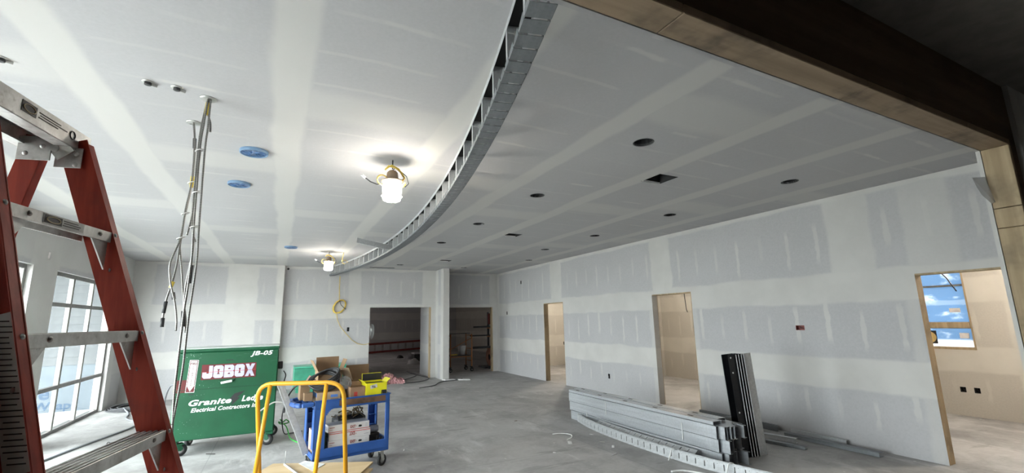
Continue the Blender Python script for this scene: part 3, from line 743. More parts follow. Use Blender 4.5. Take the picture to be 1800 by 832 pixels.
m_label = simple('label_grey', (.62, .61, .58), .5); m_lblk = simple('label_black', (.04, .035, .03), .5); m_lyel = simple('label_yellow', (.55, .45, .05), .5); m_lgold = simple('label_gold', (.50, .40, .24), .5)
R0, L0 = V((-.489, 1.803, 1.994)), V((-.580, 1.431, 1.994)); dR, dL = V((.098, .0035, -.305)), V((.0855, -.0485, -.305))
u, n = V((.238, .971, 0)).normalized(), V((.971, -.238, 0)).normalized(); zz = V((0, 0, 1))
lad = thing('step_ladder', 'tall red fibreglass step ladder with aluminium steps by the opening', 'ladder', (-.3, 1.5, 0))
def rail(P0, d, k0, k1, side, name, nd=0.0, depth=.078):
    a, b_ = P0 + d * k0, P0 + d * k1
    mb = MB(); w = .0035; sd = u * side
    mb.beam(a - n * (depth / 2 - .004) + sd * w * .5, b_ - n * (depth / 2 - .004) + sd * w * .5, depth, w, n)                # web
    mb.beam(a + n * .003 + sd * .016, b_ + n * .003 + sd * .016, .032, w, sd, 0, .001)                                    # front flange
    mb.beam(a - n * (depth - .005) + sd * .016, b_ - n * (depth - .005) + sd * .016, .032, w, sd, 0, .001)                # back flange
    o = mb.build(name, m_fib, lad, True)
    return o
kE = 6.52
fr = rail(R0, dR, -.93, kE, 1, 'front_rail'); fl_ = rail(L0, dL, -.93, kE, -1, 'front_rail')
# rear frame, leaning the other way
back = V((-.098, -.0035 + .048, -.305)); backL = V((-.112, -.0035 - .0, -.305))
RB0, LB0 = R0 - dR * .93 - n * .105 - u * .03, L0 - dL * .93 - n * .105 + u * .03
rd, ld = (-n * .070 + u * .018 - zz * .305), (-n * .070 - u * .018 - zz * .305)
def rrail(P0, d, side, name):
    a, b_ = P0, P0 + d * 7.42; mb = MB(); sd = u * side
    mb.beam(a, b_, .058, .0035, n); mb.beam(a + n * .029 + sd * .012, b_ + n * .029 + sd * .012, .026, .0035, sd); mb.beam(a - n * .029 + sd * .012, b_ - n * .029 + sd * .012, .026, .0035, sd)
    return mb.build(name, m_fib, lad, True)
rrail(RB0, rd, 1, 'rear_rail'); rrail(LB0, ld, -1, 'rear_rail')
for k in (2, 4, 6):
    MB().beam(RB0 + rd * k, LB0 + ld * k, .03, .004, zz).build('rear_brace', m_alw, lad, True)
# steps: a folded aluminium tread with a front lip, knee braces at both ends
def rivets(mb, pts, ax, r=.0075):
    for p in pts: mb.lathe([(r, 0), (r * .9, .002), (r * .5, .0042), (0, .005)], p, 10, 0, ax.to_track_quat('Z', 'Y').to_matrix())
for k in range(0, 7):
    R_, L_ = R0 + dR * k, L0 + dL * k
    if k == 6: R_, L_ = R0 + dR * 5.92, L0 + dL * 5.92
    mb = MB()
    c0, c1 = L_ - n * .036, R_ - n * .036
    mb.beam(c0 - zz * .003, c1 - zz * .003, .078, .004, n)
    for q in range(5): mb.beam(c0 - n * .034 + n * .016 * q + zz * .0005, c1 - n * .034 + n * .016 * q + zz * .0005, .006, .004, n)
    mb.beam(L_ + n * .002 - zz * .0145, R_ + n * .002 - zz * .0145, .032, .004, zz, 0, .001)
    mb.beam(L_ - n * .074 - zz * .014, R_ - n * .074 - zz * .014, .028, .004, zz)
    stp = mb.build('step', m_alw, lad, True)
    for P, s in ((R_, -1), (L_, 1)):
        q = P - n * .006; tri = [q - zz * .028 + u * s * .001, q - zz * .028 + u * s * .075, q - zz * .115 + u * s * .001]
        b = MB(); b.add([p + n * .002 for p in tri] + [p - n * .002 for p in tri], [(0, 1, 2), (5, 4, 3), (0, 3, 4, 1), (1, 4, 5, 2), (2, 5, 3, 0)]).build('knee_brace', m_alw, lad, True)
    mb = MB(); w = (R_ - L_)
    rivets(mb, [L_ + w * .16 + n * .004 - zz * .012, R_ - w * .14 + n * .004 - zz * .012], n)
    rivets(mb, [R_ + u * .014 + n * .005 - zz * q for q in (.006, .032, .115)] + [L_ - u * .014 + n * .005 - zz * q for q in (.004, .03, .115)], n)
    mb.build('rivet', m_rivet, lad, True)['kind'] = 'stuff'
    if k == 0:
        M_ = L_ + w * .47 + n * .0045 - zz * .013
        MB().beam(M_ - u * .075, M_ + u * .075, .026, .001, zz).build('step_label', m_label, lad, True)
        MB().beam(M_ - u * .072 + n * .001, M_ - u * .012 + n * .001, .021, .001, zz).build('label_patch', m_lblk, lad, True)
        MB().tube([M_ - u * .042 + n * .0018 + u * .024 * cos(a) + zz * .0075 * sin(a) for a in [2 * pi * q / 20 for q in range(20)]], .0014, 5, closed=True).build('label_oval', m_lgold, lad, True)
        mb = MB()
        for q, (a, b_) in enumerate(((-.006, .05), (-.004, .06), (-.008, .055))): mb.beam(M_ + u * a + n * .001 + zz * (.006 - .006 * q), M_ + u * b_ + n * .001 + zz * (.006 - .006 * q), .0022, .0008, zz)
        mb.build('label_print', m_lblk, lad, True)
# the cap: an inverted channel over both frames
c0, c1 = V((-.590, 1.865, 0)), V((-.683, 1.365, 0)); cz = 2.283
ax = (c0 - c1).normalized(); nn = V((ax.y, -ax.x, 0))
mid = (c0 + c1) / 2; Lc = (c0 - c1).length
mb = MB(); M3 = Matrix((ax, nn, zz)).transposed()
mb.box(mid - nn * .075 + zz * 2.311, (Lc, .15, .008), M3, 0, .003)
mb.box(mid - nn * .0 + zz * 2.283, (Lc, .006, .062), M3, 0, .002)
mb.box(mid - nn * .15 + zz * 2.283, (Lc, .006, .062), M3, 0, .002)
mb.box(mid - nn * .020 + zz * 2.2545, (Lc, .036, .004), M3)
mb.box(mid - nn * .130 + zz * 2.2545, (Lc, .036, .004), M3)
mb.box(c0 - nn * .075 + zz * 2.290, (.005, .15, .046), M3); mb.box(c1 - nn * .075 + zz * 2.290, (.005, .15, .046), M3)
mb.build('cap', m_alw, lad, True)
M_ = mid + ax * .075 + nn * .0035 + zz * 2.288
MB().beam(M_ - ax * .125, M_ - ax * .07, .03, .001, zz).build('label_patch', m_lblk, lad, True)
MB().tube([M_ - ax * .097 + nn * .001 + ax * .022 * cos(a) + zz * .010 * sin(a) for a in [2 * pi * q / 20 for q in range(20)]], .0016, 5, closed=True).build('label_oval', m_lgold, lad, True)
mb = MB()
for q, (a, b_) in enumerate(((-.06, .03), (-.055, .06), (-.06, .02))): mb.beam(M_ + ax * a + zz * (.007 - .007 * q), M_ + ax * b_ + zz * (.007 - .007 * q), .003, .0008, zz)
mb.tube([M_ + ax * .085 + nn * .0005 + ax * .012 * cos(a) + zz * .012 * sin(a) for a in [2 * pi * q / 16 for q in range(16)]], .0016, 5, closed=True)
mb.build('label_print', m_lblk, lad, True)
for P, d, s in ((R0, dR, -1), (L0, dL, 1)):
    q = P - d * .93 - n * .036 + u * s * .003 - zz * .03
    g = MB().beam(q + zz * .01, q - zz * .055, .07, .004, n, 0, .001); rivets(g, [q + n * .02 - zz * .01 + u * s * .002, q + n * .02 - zz * .045 + u * s * .002], u * s); g.build('gusset_plate', m_alw, lad, True)
for P, d, s in ((RB0, rd, -1), (LB0, ld, 1)):
    q = P + u * s * .004 - zz * .0
    g = MB().beam(q, q - zz * .075, .085, .004, n, 0, .001); rivets(g, [q + n * .02 - zz * .03 + u * s * .002, q - n * .02 - zz * .055 + u * s * .002], u * s); g.build('gusset_plate', m_alw, lad, True)
    q2 = P - n * .02 + n * .07; g = MB().beam(q2 - zz * .02, q2 - zz * .055 + n * .03, .05, .006, n); g.cyl(q2 - zz * .035 - u * .008, q2 - zz * .035 + u * .008, .011, 12); g.build('pivot_bracket', m_zinc, lad, True)
# spreader bars half way down
for Pf, d, Pb, db, in ((R0, dR, RB0, rd), (L0, dL, LB0, ld)):
    a, b_ = Pf + d * 3.5 - n * .07, Pb + db * 4.4; b_ = Pb + db * ((Pb.z - a.z) / .305)
    MB().beam(a, b_, .022, .004, zz).build('spreader', m_alw, lad, True)
for P in (R0 + dR * kE, L0 + dL * kE): MB().box(P - n * .035 + zz * .008, (.05, .10, .02), Matrix((u, n, zz)).transposed(), 0, .004).build('foot', m_blackp, lad, True)
for P in (RB0 + rd * 7.42, LB0 + ld * 7.42): MB().box(P + zz * .010, (.04, .07, .02), Matrix((u, n, zz)).transposed(), 0, .004).build('foot', m_blackp, lad, True)
# stickers on the outer face of the nearer front rail
def sticker(k0, k1, m, off=.0045, name='sticker', w=.052, e=-.036):
    a, b_ = L0 + dL * k0 + n * e - u * off, L0 + dL * k1 + n * e - u * off
    MB().beam(a, b_, w, .0008, n).build(name, m, lad, True)
sticker(.85, 1.92, m_label); sticker(1.93, 2.12, m_lblk); sticker(2.13, 2.42, m_lyel); sticker(2.43, 2.75, m_label)
mb = MB()
for q in range(26):
    k = .9 + q * .038; e = -.036; P = L0 + dL * k + n * e - u * .0056; wv = .036 + random.uniform(-.012, .008)
    mb.beam(P - n * wv / 2 - n * .002, P + n * wv / 2 - n * .002, .0026, .0006, zz)
for q in range(5):
    P = L0 + dL * (2.46 + q * .05) + n * -.036 - u * .0056; mb.beam(P - n * .018, P + n * .016, .003, .0006, zz)
for q in range(3):
    P = L0 + dL * (2.22 + q * .06) + n * -.036 - u * .0056; mb.beam(P - n * .016, P + n * .010, .004, .0006, zz)
mb.build('sticker_print', m_lblk, lad, True)['kind'] = 'stuff'
P = L0 + dL * 2.02 - n * .036 - u * .0056
MB().tube([P + n * .021 * cos(a) + zz * .009 * sin(a) for a in [2 * pi * q / 20 for q in range(20)]], .0014, 5, closed=True).build('sticker_oval', m_label, lad, True)
text('sticker_number', '8', .034, frame(L0 + dL * 2.72 - n * .018 - u * .006 , -n * -1, zz), m_lblk, lad)
lad.children[-1].matrix_parent_inverse = root_matrix(lad).inverted()
# ================================================================ green tool chest
def painted(name, c, chips=(.75, .78, .76), amt=.5, side=-.95, rough=.42):
    m, nt, b = new_mat(name, rough, 0, .5)
    o, x, y, z = pos('Object')
    base = mix(sstep(noise(o, 3.0, 4), .3, .7), tuple(q * .86 for q in c), tuple(q * 1.1 for q in c))
    sp = sstep(voro(o, 34.0) + (noise(o, 55.0, 2) - .5) * .35, .17, .09) * sstep(noise(o, 2.2, 3) + x * -.22, .56, .70)
    streak = sstep(noise(vec(x * 2.0, y, z * 14.0), 2.0, 5, .7), .62, .78) * sstep(z, .95, 1.25) * .35
    cc = mix(emax(sp * amt, streak), base, chips)
    setc(nt, b, cc); return m
m_green = painted('green_enamel', (.008, .095, .040))
m_lid = simple('lit_lid', (.66, .72, .69), .4)  # lid top paler than the green body, light from above put into the colour
m_maroon = simple('maroon_plate', (.16, .022, .026), .5); m_lilac = simple('lilac_print', (.56, .56, .74), .5); m_redl = simple('red_line', (.55, .07, .04), .5)
m_pwhite = simple('white_print', (.86, .88, .86), .5); m_rub = simple('black_rubber', (.022, .022, .023), .6); m_hub = simple('grey_hub', (.33, .33, .32), .5)
def caster(t, x, y, r, zt, rz, dark=m_rub, fork=None, w=.045):
    c = MB(); M = Matrix.Rotation(rz, 3, 'Z'); ax = M @ V((0, 1, 0)); fw = M @ V((1, 0, 0))
    w0 = V((x, y, r)); 
    wh = MB().lathe([(r * .55, -w / 2), (r * .93, -w / 2), (r, -w * .32), (r, w * .32), (r * .93, w / 2), (r * .55, w / 2)], w0, 22, 0, ax.to_track_quat('Z', 'Y').to_matrix())
    o = wh.build('caster_wheel', dark, t)
    MB().lathe([(0, -w * .42), (r * .3, -w * .45), (r * .56, -w * .40), (r * .56, w * .40), (r * .3, w * .45), (0, w * .42)], w0, 18, 0, ax.to_track_quat('Z', 'Y').to_matrix()).build('hub', m_hub, o)
    f = MB()
    for s in (-1, 1): f.beam(w0 + ax * s * (w / 2 + .006), V((x, y, zt - .01)) + ax * s * (w / 2 + .006) - fw * r * .3, r * .7, .005, fw)
    f.box((x - fw.x * r * .3, y - fw.y * r * .3, zt - .008), (r * 1.3, r * 1.3, .014), M); f.cyl(w0 - ax * (w / 2 + .012), w0 + ax * (w / 2 + .012), r * .12, 8)
    f.build('caster_fork', fork or m_zinc, t)
ch = thing('tool_chest', 'large green steel job site tool chest on casters in front of the windows', 'tool chest', (-.585, 8.05, 0))
hw, hd = .615, .37
mb = MB(); mb.bx(-hw, hw, -hd, hd, .195, 1.345, 0, .012); mb.build('body', m_green, ch)
mb = MB(); mb.bx(-hw - .006, hw + .008, -hd - .006, hd + .01, 1.345, 1.392, 0, .010); mb.build('lid', m_green, ch)
MB().bx(-hw - .004, hw + .006, -hd - .004, hd + .008, 1.388, 1.3985, 0, .004).build('lid_top', m_lid, ch)
MB().bx(-hw + .004, hw - .004, -hd - .004, -hd, .845, .853).build('seam', simple('dark_green', (.006, .06, .025), .5), ch)
for x in (-hw + .05, hw - .05): MB().bx(x - .05, x + .05, -hd + .01, hd - .01, .155, .195, 0, .006).build('skid', m_green, ch)
MB().bx(hw, hw + .004, -hd + .05, hd - .05, .25, 1.3).build('side_panel', simple('green_side', (.016, .12, .055), .5), ch)
b = MB(); b.bx(hw + .004, hw + .07, -.05, .05, 1.03, 1.14, 0, .01); sl = b.build('side_latch', m_blackp, ch)
for x, y, rz in ((-.48, -.30, .4), (.545, -.28, -.3), (-.47, .30, 1.2), (.60, .30, .2)): caster(ch, x, y, .078, .165, rz, m_rub, m_green, .045)
F = -hd - .002
def fx(px): return px + .585            # world x to chest x
# handle
b = MB(); b.tube([(fx(-.69), F, .945), (fx(-.66), F - .02, .928), (fx(-.655), F - .03, .92), (fx(-.53), F - .03, .938), (fx(-.52), F - .02, .945), (fx(-.50), F, .955)], .008, 7); b.build('handle', m_green, ch)
MB().beam((fx(-.665), F - .032, .918), (fx(-.53), F - .032, .938), .030, .018, (0, 0, 1), 0, .005).build('handle_grip', m_pwhite, ch)
for x, z, w in ((-.58, 1.215, .045), (-1.0, .785, .03), (-1.17, .74, .03)): MB().bx(fx(x - w), fx(x + w), F - .001, F + .004, z, z + .010).build('slot', m_blackp, ch)
MB().bx(fx(-1.195), fx(-1.06), F - .0015, F, .82, .985).build('warning_patch', painted('maroon_chipped', (.13, .022, .022), (.7, .6, .6), .8), ch)
MB().bx(-hw - .0015, -hw, -hd, -hd + .2, .83, .97).build('yellow_tape', m_lyel, ch)
# extinguisher sign
T = Matrix.Rotation(radians(2.2), 4, 'Y')
def sg(name, x0, x1, z0, z1, d, m): 
    c = V((fx(-1.008), F, 1.03)); R_ = Matrix.Rotation(radians(2.5), 3, 'Y'); b = MB(); b.box(c + R_ @ V(((x0 + x1) / 2, -d, (z0 + z1) / 2)), (x1 - x0, .002, z1 - z0), R_); b.build(name, m, ch)
sg('sign', -.052, .052, -.215, .215, .001, m_pwhite); sg('sign_border', -.046, .046, -.208, .208, .002, m_maroon); 
c = V((fx(-1.008), F - .0035, 1.03)); R_ = Matrix.Rotation(radians(2.5), 3, 'Y') @ Matrix.Rotation(pi / 2, 3, 'X')
MB().prism([(-.038, .20), (.038, .20), (.038, -.12), (.045, -.12), (0, -.20), (-.045, -.12), (-.038, -.12)], .0015, R_, c).build('sign_arrow', m_pwhite, ch)
RT = Matrix.Translation(c + V((0, -.0022, 0))) @ (Matrix.Rotation(radians(2.5), 3, 'Y') @ Matrix.Rotation(pi / 2, 3, 'X')).to_4x4()
def sgt(name, body, x, z, size, **k): return text(name, body, size, RT @ Matrix.Translation((x, z, 0)), m_maroon, ch, align='CENTER', **k)
def fit(o, width):
    xs_ = [v.co.x for v in o.data.vertices]; w = max(xs_) - min(xs_)
    if w > 1e-6: o.matrix_basis = o.matrix_basis @ Matrix.Diagonal((width / w, 1, 1, 1))
    return o
fit(sgt('sign_lettering', 'FIRE', 0, .150, .042, bold=.0012), .070)
sgt('sign_lettering', '\n'.join('EXTINGUISHER'), 0, .118, .0225, bold=.0007, lead=.98)
# the maker's plate with blocky letters cut by a red line
PX0, PX1, PZ0, PZ1 = fx(-.905), fx(-.248), .970, 1.172
pl2 = MB(); sh = .010
pl2.add([(PX0, F - .002, PZ0), (PX1, F - .002, PZ0), (PX1, F - .002, PZ1), (PX0, F - .002, PZ1), (PX0, F, PZ0), (PX1, F, PZ0), (PX1, F, PZ1), (PX0, F, PZ1)], [(0, 1, 2, 3), (7, 6, 5, 4), (0, 4, 5, 1), (1, 5, 6, 2), (2, 6, 7, 3), (3, 7, 4, 0)])
plate = pl2.build('nameplate', m_maroon, ch)
q = .022
def oct_(w, h): return [(q, 0), (w - q, 0), (w, q), (w, h - q), (w - q, h), (q, h), (0, h - q), (0, q)]
LW, LH = .118, .170; x = PX0 + .012
RX = Matrix.Rotation(pi / 2, 3, 'X')
def glyph(polys, x, m, d=.0015, name='letter'): 
    b = MB()
    for p in polys: b.prism([(a, c_) for a, c_ in p], d, RX, (x, F - .002, PZ0 + .016))
    return b.build(name, m, plate)
J = [[(0, 0 + q), (q, 0), (LW - q, 0), (LW, q), (LW, LH), (LW * .62, LH), (LW * .62, .065), (LW * .40, .065), (LW * .40, .088), (0, .088)]]
O_ = [oct_(LW, LH)]
B_ = [[(0, 0), (LW - q, 0), (LW, q), (LW, LH * .42), (LW - q * .6, LH * .5), (LW, LH * .58), (LW, LH - q), (LW - q, LH), (0, LH)]]
X_ = [[(0, 0), (LW * .36, 0), (LW * .5, LH * .26), (LW * .64, 0), (LW, 0), (LW * .70, LH * .5), (LW, LH), (LW * .64, LH), (LW * .5, LH * .74), (LW * .36, LH), (0, LH), (LW * .30, LH * .5)]]
for g in (J, O_, B_, O_, X_):
    glyph(g, x, m_lilac)
    hole = None
    if g is O_: hole = [[(LW * .36, LH * .30), (LW * .64, LH * .30), (LW * .56, LH * .42), (LW * .56, LH * .58), (LW * .64, LH * .70), (LW * .36, LH * .70), (LW * .44, LH * .58), (LW * .44, LH * .42)]]
    if g is B_: hole = [[(LW * .36, LH * .26), (LW * .64, LH * .26), (LW * .58, LH * .36), (LW * .42, LH * .36)], [(LW * .36, LH * .66), (LW * .64, LH * .66), (LW * .58, LH * .76), (LW * .42, LH * .76)]]
    if hole: glyph(hole, x, m_maroon, .0019, 'letter_counter')
    x += LW + .0095
MB().bx(PX0 + .004, PX1 - .004, F - .0042, F - .002, (PZ0 + PZ1) / 2 - .002, (PZ0 + PZ1) / 2 + .003).build('red_line', m_redl, plate)
def ct(body, x0, x1, z, size, bold, shear=.25, xs=1): return fit(text('lettering', body, size, frame((fx(x0), F - .0012, z), (1, 0, 0), (0, 0, 1)), m_pwhite, ch, .0008, bold, shear, 1.06), x1 - x0)
ct('JB-05', -.315, -.030, 1.272, .082, .003)
ct('Granite', -1.03, -.535, .640, .104, .0034); ct('Ledge', -.40, -.135, .648, .104, .0034)
ct('Electrical Contractors Inc.', -.985, -.165, .555, .074, .0022)
MB().prism([(-.52, .60), (-.42, .70), (-.455, .705), (-.36, .79), (-.49, .76), (-.555, .68), (-.505, .675)], .0008, RX, (.585, F - .0004, 0)).build('bolt_emblem', m_blackp, ch)
def smooth(P, n=5):
    r = []
    for i in range(len(P) - 1):
        a, b_, c_, d_ = (V(P[max(i - 1, 0)]), V(P[i]), V(P[i + 1]), V(P[min(i + 2, len(P) - 1)]))
        for k in range(n):
            f = k / n; r.append(.5 * (2 * b_ + (c_ - a) * f + (2 * a - 5 * b_ + 4 * c_ - d_) * f * f + (3 * b_ - a - 3 * c_ + d_) * f ** 3))
    return r + [V(P[-1])]
# power cord from the side of the chest
tag(MB().tube(smooth([(.115, 8.0, 1.00), (.15, 7.99, .93), (.13, 8.05, .8), (.165, 8.1, .55), (.14, 8.1, .3), (.18, 8.15, .06), (.28, 8.3, .012), (.45, 8.35, .012)]), .008, 6).build('power_cable', m_blackp), 'black power cord hanging from the side of the green chest', 'cord')
m_gcord = simple('green_cord', (.08, .55, .10), .45)
P = [(.12, 8.2, .25), (.16, 8.25, .20), (.20, 8.2, .24), (.24, 8.22, .19), (.13, 8.28, .17), (.10, 8.2, .22), (.19, 8.16, .17), (.23, 8.1, .1), (.26, 7.9, .03), (.33, 7.7, .012), (.42, 7.5, .012), (.52, 7.38, .012), (.66, 7.35, .012)]
tag(MB().tube(smooth(P), .0085, 6).build('green_cable', m_gcord), 'bright green extension cord on the floor beside the chest', 'cord')
# second chest far behind
t = thing('tool_chest', 'pale teal green chest at the far wall behind the cart', 'tool chest', (1.04, 13.2, 0))
m_teal = simple('teal_enamel', (.05, .30, .19), .45); m_teal2 = simple('teal_top', (.09, .42, .28), .4)
MB().bx(-.62, .62, -.30, .35, .10, .60, 0, .012).build('body', m_teal, t); MB().bx(-.63, .63, -.31, .36, .60, .64, 0, .01).build('lid', m_teal2, t)
MB().bx(-.55, .55, -.25, .3, 0, .10).build('skid', m_teal, t); MB().bx(-.06, .06, -.322, -.30, .5, .58, 0, .004).build('hasp', m_zinc, t)
# ================================================================ blue utility cart and its load
m_bluep = simple('blue_moulded_plastic', (.028, .098, .34), .45, 0, .10, 5)
m_kraft = simple('kraft_cardboard', (.27, .175, .10), .85, 0, .10, 6); m_kraftl = simple('pale_cardboard', (.42, .31, .205), .85, 0, .08, 6); m_kraftd = simple('dark_cardboard', (.23, .145, .08), .85, 0, .1, 6)
m_pap = simple('white_carton', (.60, .585, .59), .6, 0, .05); m_yel = simple('yellow_carton', (.80, .74, .02), .5, 0, .05)
m_tape = simple('blue_tape', (.10, .22, .55), .5); m_gtop = simple('grey_carton_top', (.30, .31, .34), .6); m_redp = simple('red_print', (.50, .06, .045), .5); m_dkred = simple('exit_print', (.30, .04, .03), .5)
m_lime = simple('lime_green', (.30, .45, .05), .5); m_gcar = simple('dark_green_carton', (.012, .045, .018), .6); m_pinkc = simple('pinkish_carton', (.62, .42, .34), .8)
A7 = radians(7); CU, CV = V((cos(A7), sin(A7), 0)), V((-sin(A7), cos(A7), 0)); CO = V((1.283, 5.86, 0))
cart = thing('utility_cart', 'blue plastic two shelf utility cart loaded with boxes', 'cart', CO + CU * -.45 + CV * .27, A7)
def cl(x, v, z): return V((x + .45, v - .27, z))                 # cart coordinates (u from the near right corner) to local
def cb(mb, u0, u1, v0, v1, z0, z1, bev=.006, mat=0): a, b_ = cl(u0, v0, z0), cl(u1, v1, z1); return mb.bx(a.x, b_.x, a.y, b_.y, a.z, b_.z, mat, bev)
D_ = .55; UL = -.865
b = MB(); cb(b, UL, 0, 0, D_, .745, .765); cb(b, UL, 0, 0, .022, .735, .84); cb(b, UL, 0, D_ - .022, D_, .735, .84); cb(b, -.022, 0, .022, D_ - .022, .735, .84); cb(b, UL, UL + .022, .022, D_ - .022, .765, .80)
cb(b, UL - .012, .010, -.010, .004, .832, .842, .003); cb(b, 0, .010, -.01, D_ + .01, .832, .842, .003)
b.build('top_tray', m_bluep, cart)
b = MB(); cb(b, UL, 0, 0, D_, .20, .225); cb(b, UL, 0, 0, .022, .185, .315); cb(b, UL, 0, D_ - .022, D_, .185, .315); cb(b, -.022, 0, .022, D_ - .022, .185, .315); cb(b, UL, UL + .02, .022, D_ - .022, .225, .262)
b.build('bottom_tray', m_bluep, cart)
def leg(u0, u1, v0, v1, cut): 
    b = MB(); cb(b, u0, u1, v0, v0 + .018 if v0 < .2 else v1, .31, .74, .004) if v0 < .2 else cb(b, u0, u1, v1 - .018, v1, .31, .74, .004)
    e = u0 if u0 < -.5 else u1 - .018
    cb(b, e, e + .018, v0, v1, .31, .74, .004)
    for z in (.40, .52, .64): cb(b, u0 + .01, u1 - .01, v0 + .01, v1 - .01, z, z + .008, .002) if cut else None
    b.build('leg', m_bluep, cart)
leg(UL, UL + .125, 0, .11, False); leg(-.052, 0, 0, .06, False); leg(UL, UL + .10, D_ - .10, D_, True); leg(-.10, 0, D_ - .09, D_, True)
b = MB()
for q in range(6):
    a = pi / 2 * q / 5; cb(b, UL + .125 + .012 * q, UL + .14 + .012 * q, 0, .018, .735 - .06 * (1 - sin(a)) - .004, .742, .002)
b.build('gusset', m_bluep, cart)
b = MB(); P = [cl(UL, .02, .805), cl(-1.0, .03, .80), cl(-1.045, .09, .80), cl(-1.07, .27, .80), cl(-1.045, .46, .80), cl(-1.0, .52, .80), cl(UL, .53, .805)]
for i in range(len(P) - 1): b.beam(P[i], P[i + 1], .055, .05, CU.cross(CV) if False else (P[i + 1] - P[i]).cross(V((0, 0, 1))), 0, .012)
b.beam(cl(UL - .06, .05, .79), cl(UL - .06, .5, .79), .03, .03, (1, 0, 0), 0, .004)
for v in (.17, .38): b.beam(cl(UL, v, .79), cl(-1.05, v, .79), .028, .03, (0, 1, 0), 0, .004)
b.build('handle', m_bluep, cart)
b = MB(); cb(b, -.60, -.055, -.0015, 0, .758, .822, 0); b.build('worn_band', wood('rust_stain', (.10, .055, .035), (.17, .10, .065), 0, 1.4, .5, (.012, .012, .014)), cart)
for u_, v_, rz in ((-.06, .07, .5), (-.80, .07, .2), (-.06, .48, .9), (-.80, .48, .4)): 
    p = cl(u_, v_, 0); caster(cart, p.x, p.y, .066, .186, rz, m_rub, None, .036)
# ---- load
def at(u_, v_, z): p = CO + CU * u_ + CV * v_; return V((p.x, p.y, z))
def carton(name, label, u_, v_, z, sx, sy, sz, m, rz=0.0, group=None, cat='box'):
    t = thing(name, label, cat, at(u_, v_, z), A7 + rz, group); return t
def open_box(t, sx, sy, sz, m, flaps=(), inner=None, name='body', w=.004):
    inner = inner or m
    b = MB(); b.bx(-sx / 2, sx / 2, -sy / 2, sy / 2, 0, w)
    for q in (-1, 1): b.bx(q * sx / 2 - w / 2, q * sx / 2 + w / 2, -sy / 2, sy / 2, 0, sz); b.bx(-sx / 2, sx / 2, q * sy / 2 - w / 2, q * sy / 2 + w / 2, 0, sz)
    o = b.build(name, m, t)
    for (side, ln, ang) in flaps:                         # side: 0 front,1 back,2 left,3 right ; ang from vertical outward
        a = radians(ang); b = MB()
        if side < 2:
            s = -1 if side == 0 else 1; b.beam((0, s * sy / 2, sz), (0, s * (sy / 2 + ln * sin(a)), sz + ln * cos(a)), sx * .97, w * .8, (1, 0, 0))
        else:
            s = -1 if side == 2 else 1; b.beam((s * sx / 2, 0, sz), (s * (sx / 2 + ln * sin(a)), 0, sz + ln * cos(a)), sy * .97, w * .8, (0, 1, 0))
        b.build('flap', m, t)
    return o
ZT, ZL = .766, .226
# yellow carton
t = carton('carton', 'bright yellow open carton with black print on the top shelf', -.155, .15, ZT, 0, 0, 0, m_yel)
o = open_box(t, .255, .20, .205, m_yel, ((1, .10, 8), (3, .06, 50)))
MB().bx(-.124, .124, -.096, .096, .19, .192).build('inner_card', m_black, t)
MB().beam((-.128, 0, .205), (-.165, 0, .24), .19, .003, (0, 1, 0)).build('flap', m_yel, t)
MB().bx(-.118, .124, .100, .1035, .205, .30).build('inner_flap', m_blackp, t)
b = MB(); b.bx(.072, .124, -.1045, -.1025, .045, .115); b.build('black_print', m_ink, t)
MB().prism([(.052, .01), (.062, .01), (.072, .115), (.062, .115)], .001, Matrix.Rotation(pi / 2, 3, 'X'), (0, -.1025, 0)).build('black_stripe', m_ink, t)
MB().box((-.035, -.1035, .165), (.085, .0015, .042), Matrix.Rotation(radians(-12), 3, 'Y')).build('barcode_label', m_pap, t)
b = MB()
for q in range(5): b.box((-.054 + q * .009, -.105, .165 - q * .0018), (.0042, .001, .026), Matrix.Rotation(radians(-12), 3, 'Y'))
b.build('barcode', m_ink, t)
# small brown carton
t = carton('carton', 'small brown carton with a red square, beside the yellow carton', -.375, .14, ZT, 0, 0, 0, m_kraft)
open_box(t, .17, .15, .175, simple('mid_cardboard', (.32, .195, .12), .8), ((2, .04, 60), (1, .06, 40)))
MB().bx(-.045, -.005, -.0775, -.076, .07, .12).build('red_square', m_redp, t)
# big open carton behind
t = carton('carton', 'large brown carton with its lid raised, behind the yellow carton', -.27, .38, ZT, 0, 0, 0, m_kraft)
open_box(t, .30, .20, .24, m_kraft, ((1, .16, 5),))
MB().beam((-.150, -.04, .24), (-.215, -.09, .39), .13, .004, (.6, -1, .1)).build('flap', m_kraftl, t)
# tall carton at the back
t = carton('carton', 'tall brown carton with spread flaps standing at the back of the cart', -.64, .425, ZT, 0, 0, 0, m_kraft)
open_box(t, .28, .19, .36, m_kraft, ((1, .16, -2), (2, .15, 26), (3, .14, 22), (0, .03, 80)))
MB().bx(.05, .10, -.1, -.0965, .24, .33).build('shipping_label', m_pap, t)
# taped carton
t = carton('carton', 'pale carton with blue tape lying across the top shelf', -.70, .22, ZT, 0, 0, 0, m_kraftl)
open_box(t, .26, .26, .145, m_kraftl, ())
MB().box((-.0, 0, .150), (.26, .26, .006), Matrix.Rotation(radians(2), 3, 'X')).build('lid', m_kraft, t)
MB().bx(-.1325, -.1315, -.128, .128, .095, .142).build('tape', m_tape, t); MB().bx(-.125, -.02, -.1325, -.1315, .10, .14).build('print_panel', m_kraftl, t)
MB().bx(.02, .10, -.133, -.1315, .085, .115).build('tape', m_tape, t); MB().bx(.02, .11, -.1325, -.1315, .03, .07).build('print_panel', m_kraftd, t)
MB().beam((-.05, -.06, .155), (-.09, -.02, .20), .05, .003, (1, 0, 0)).build('torn_flap', m_kraftl, t)
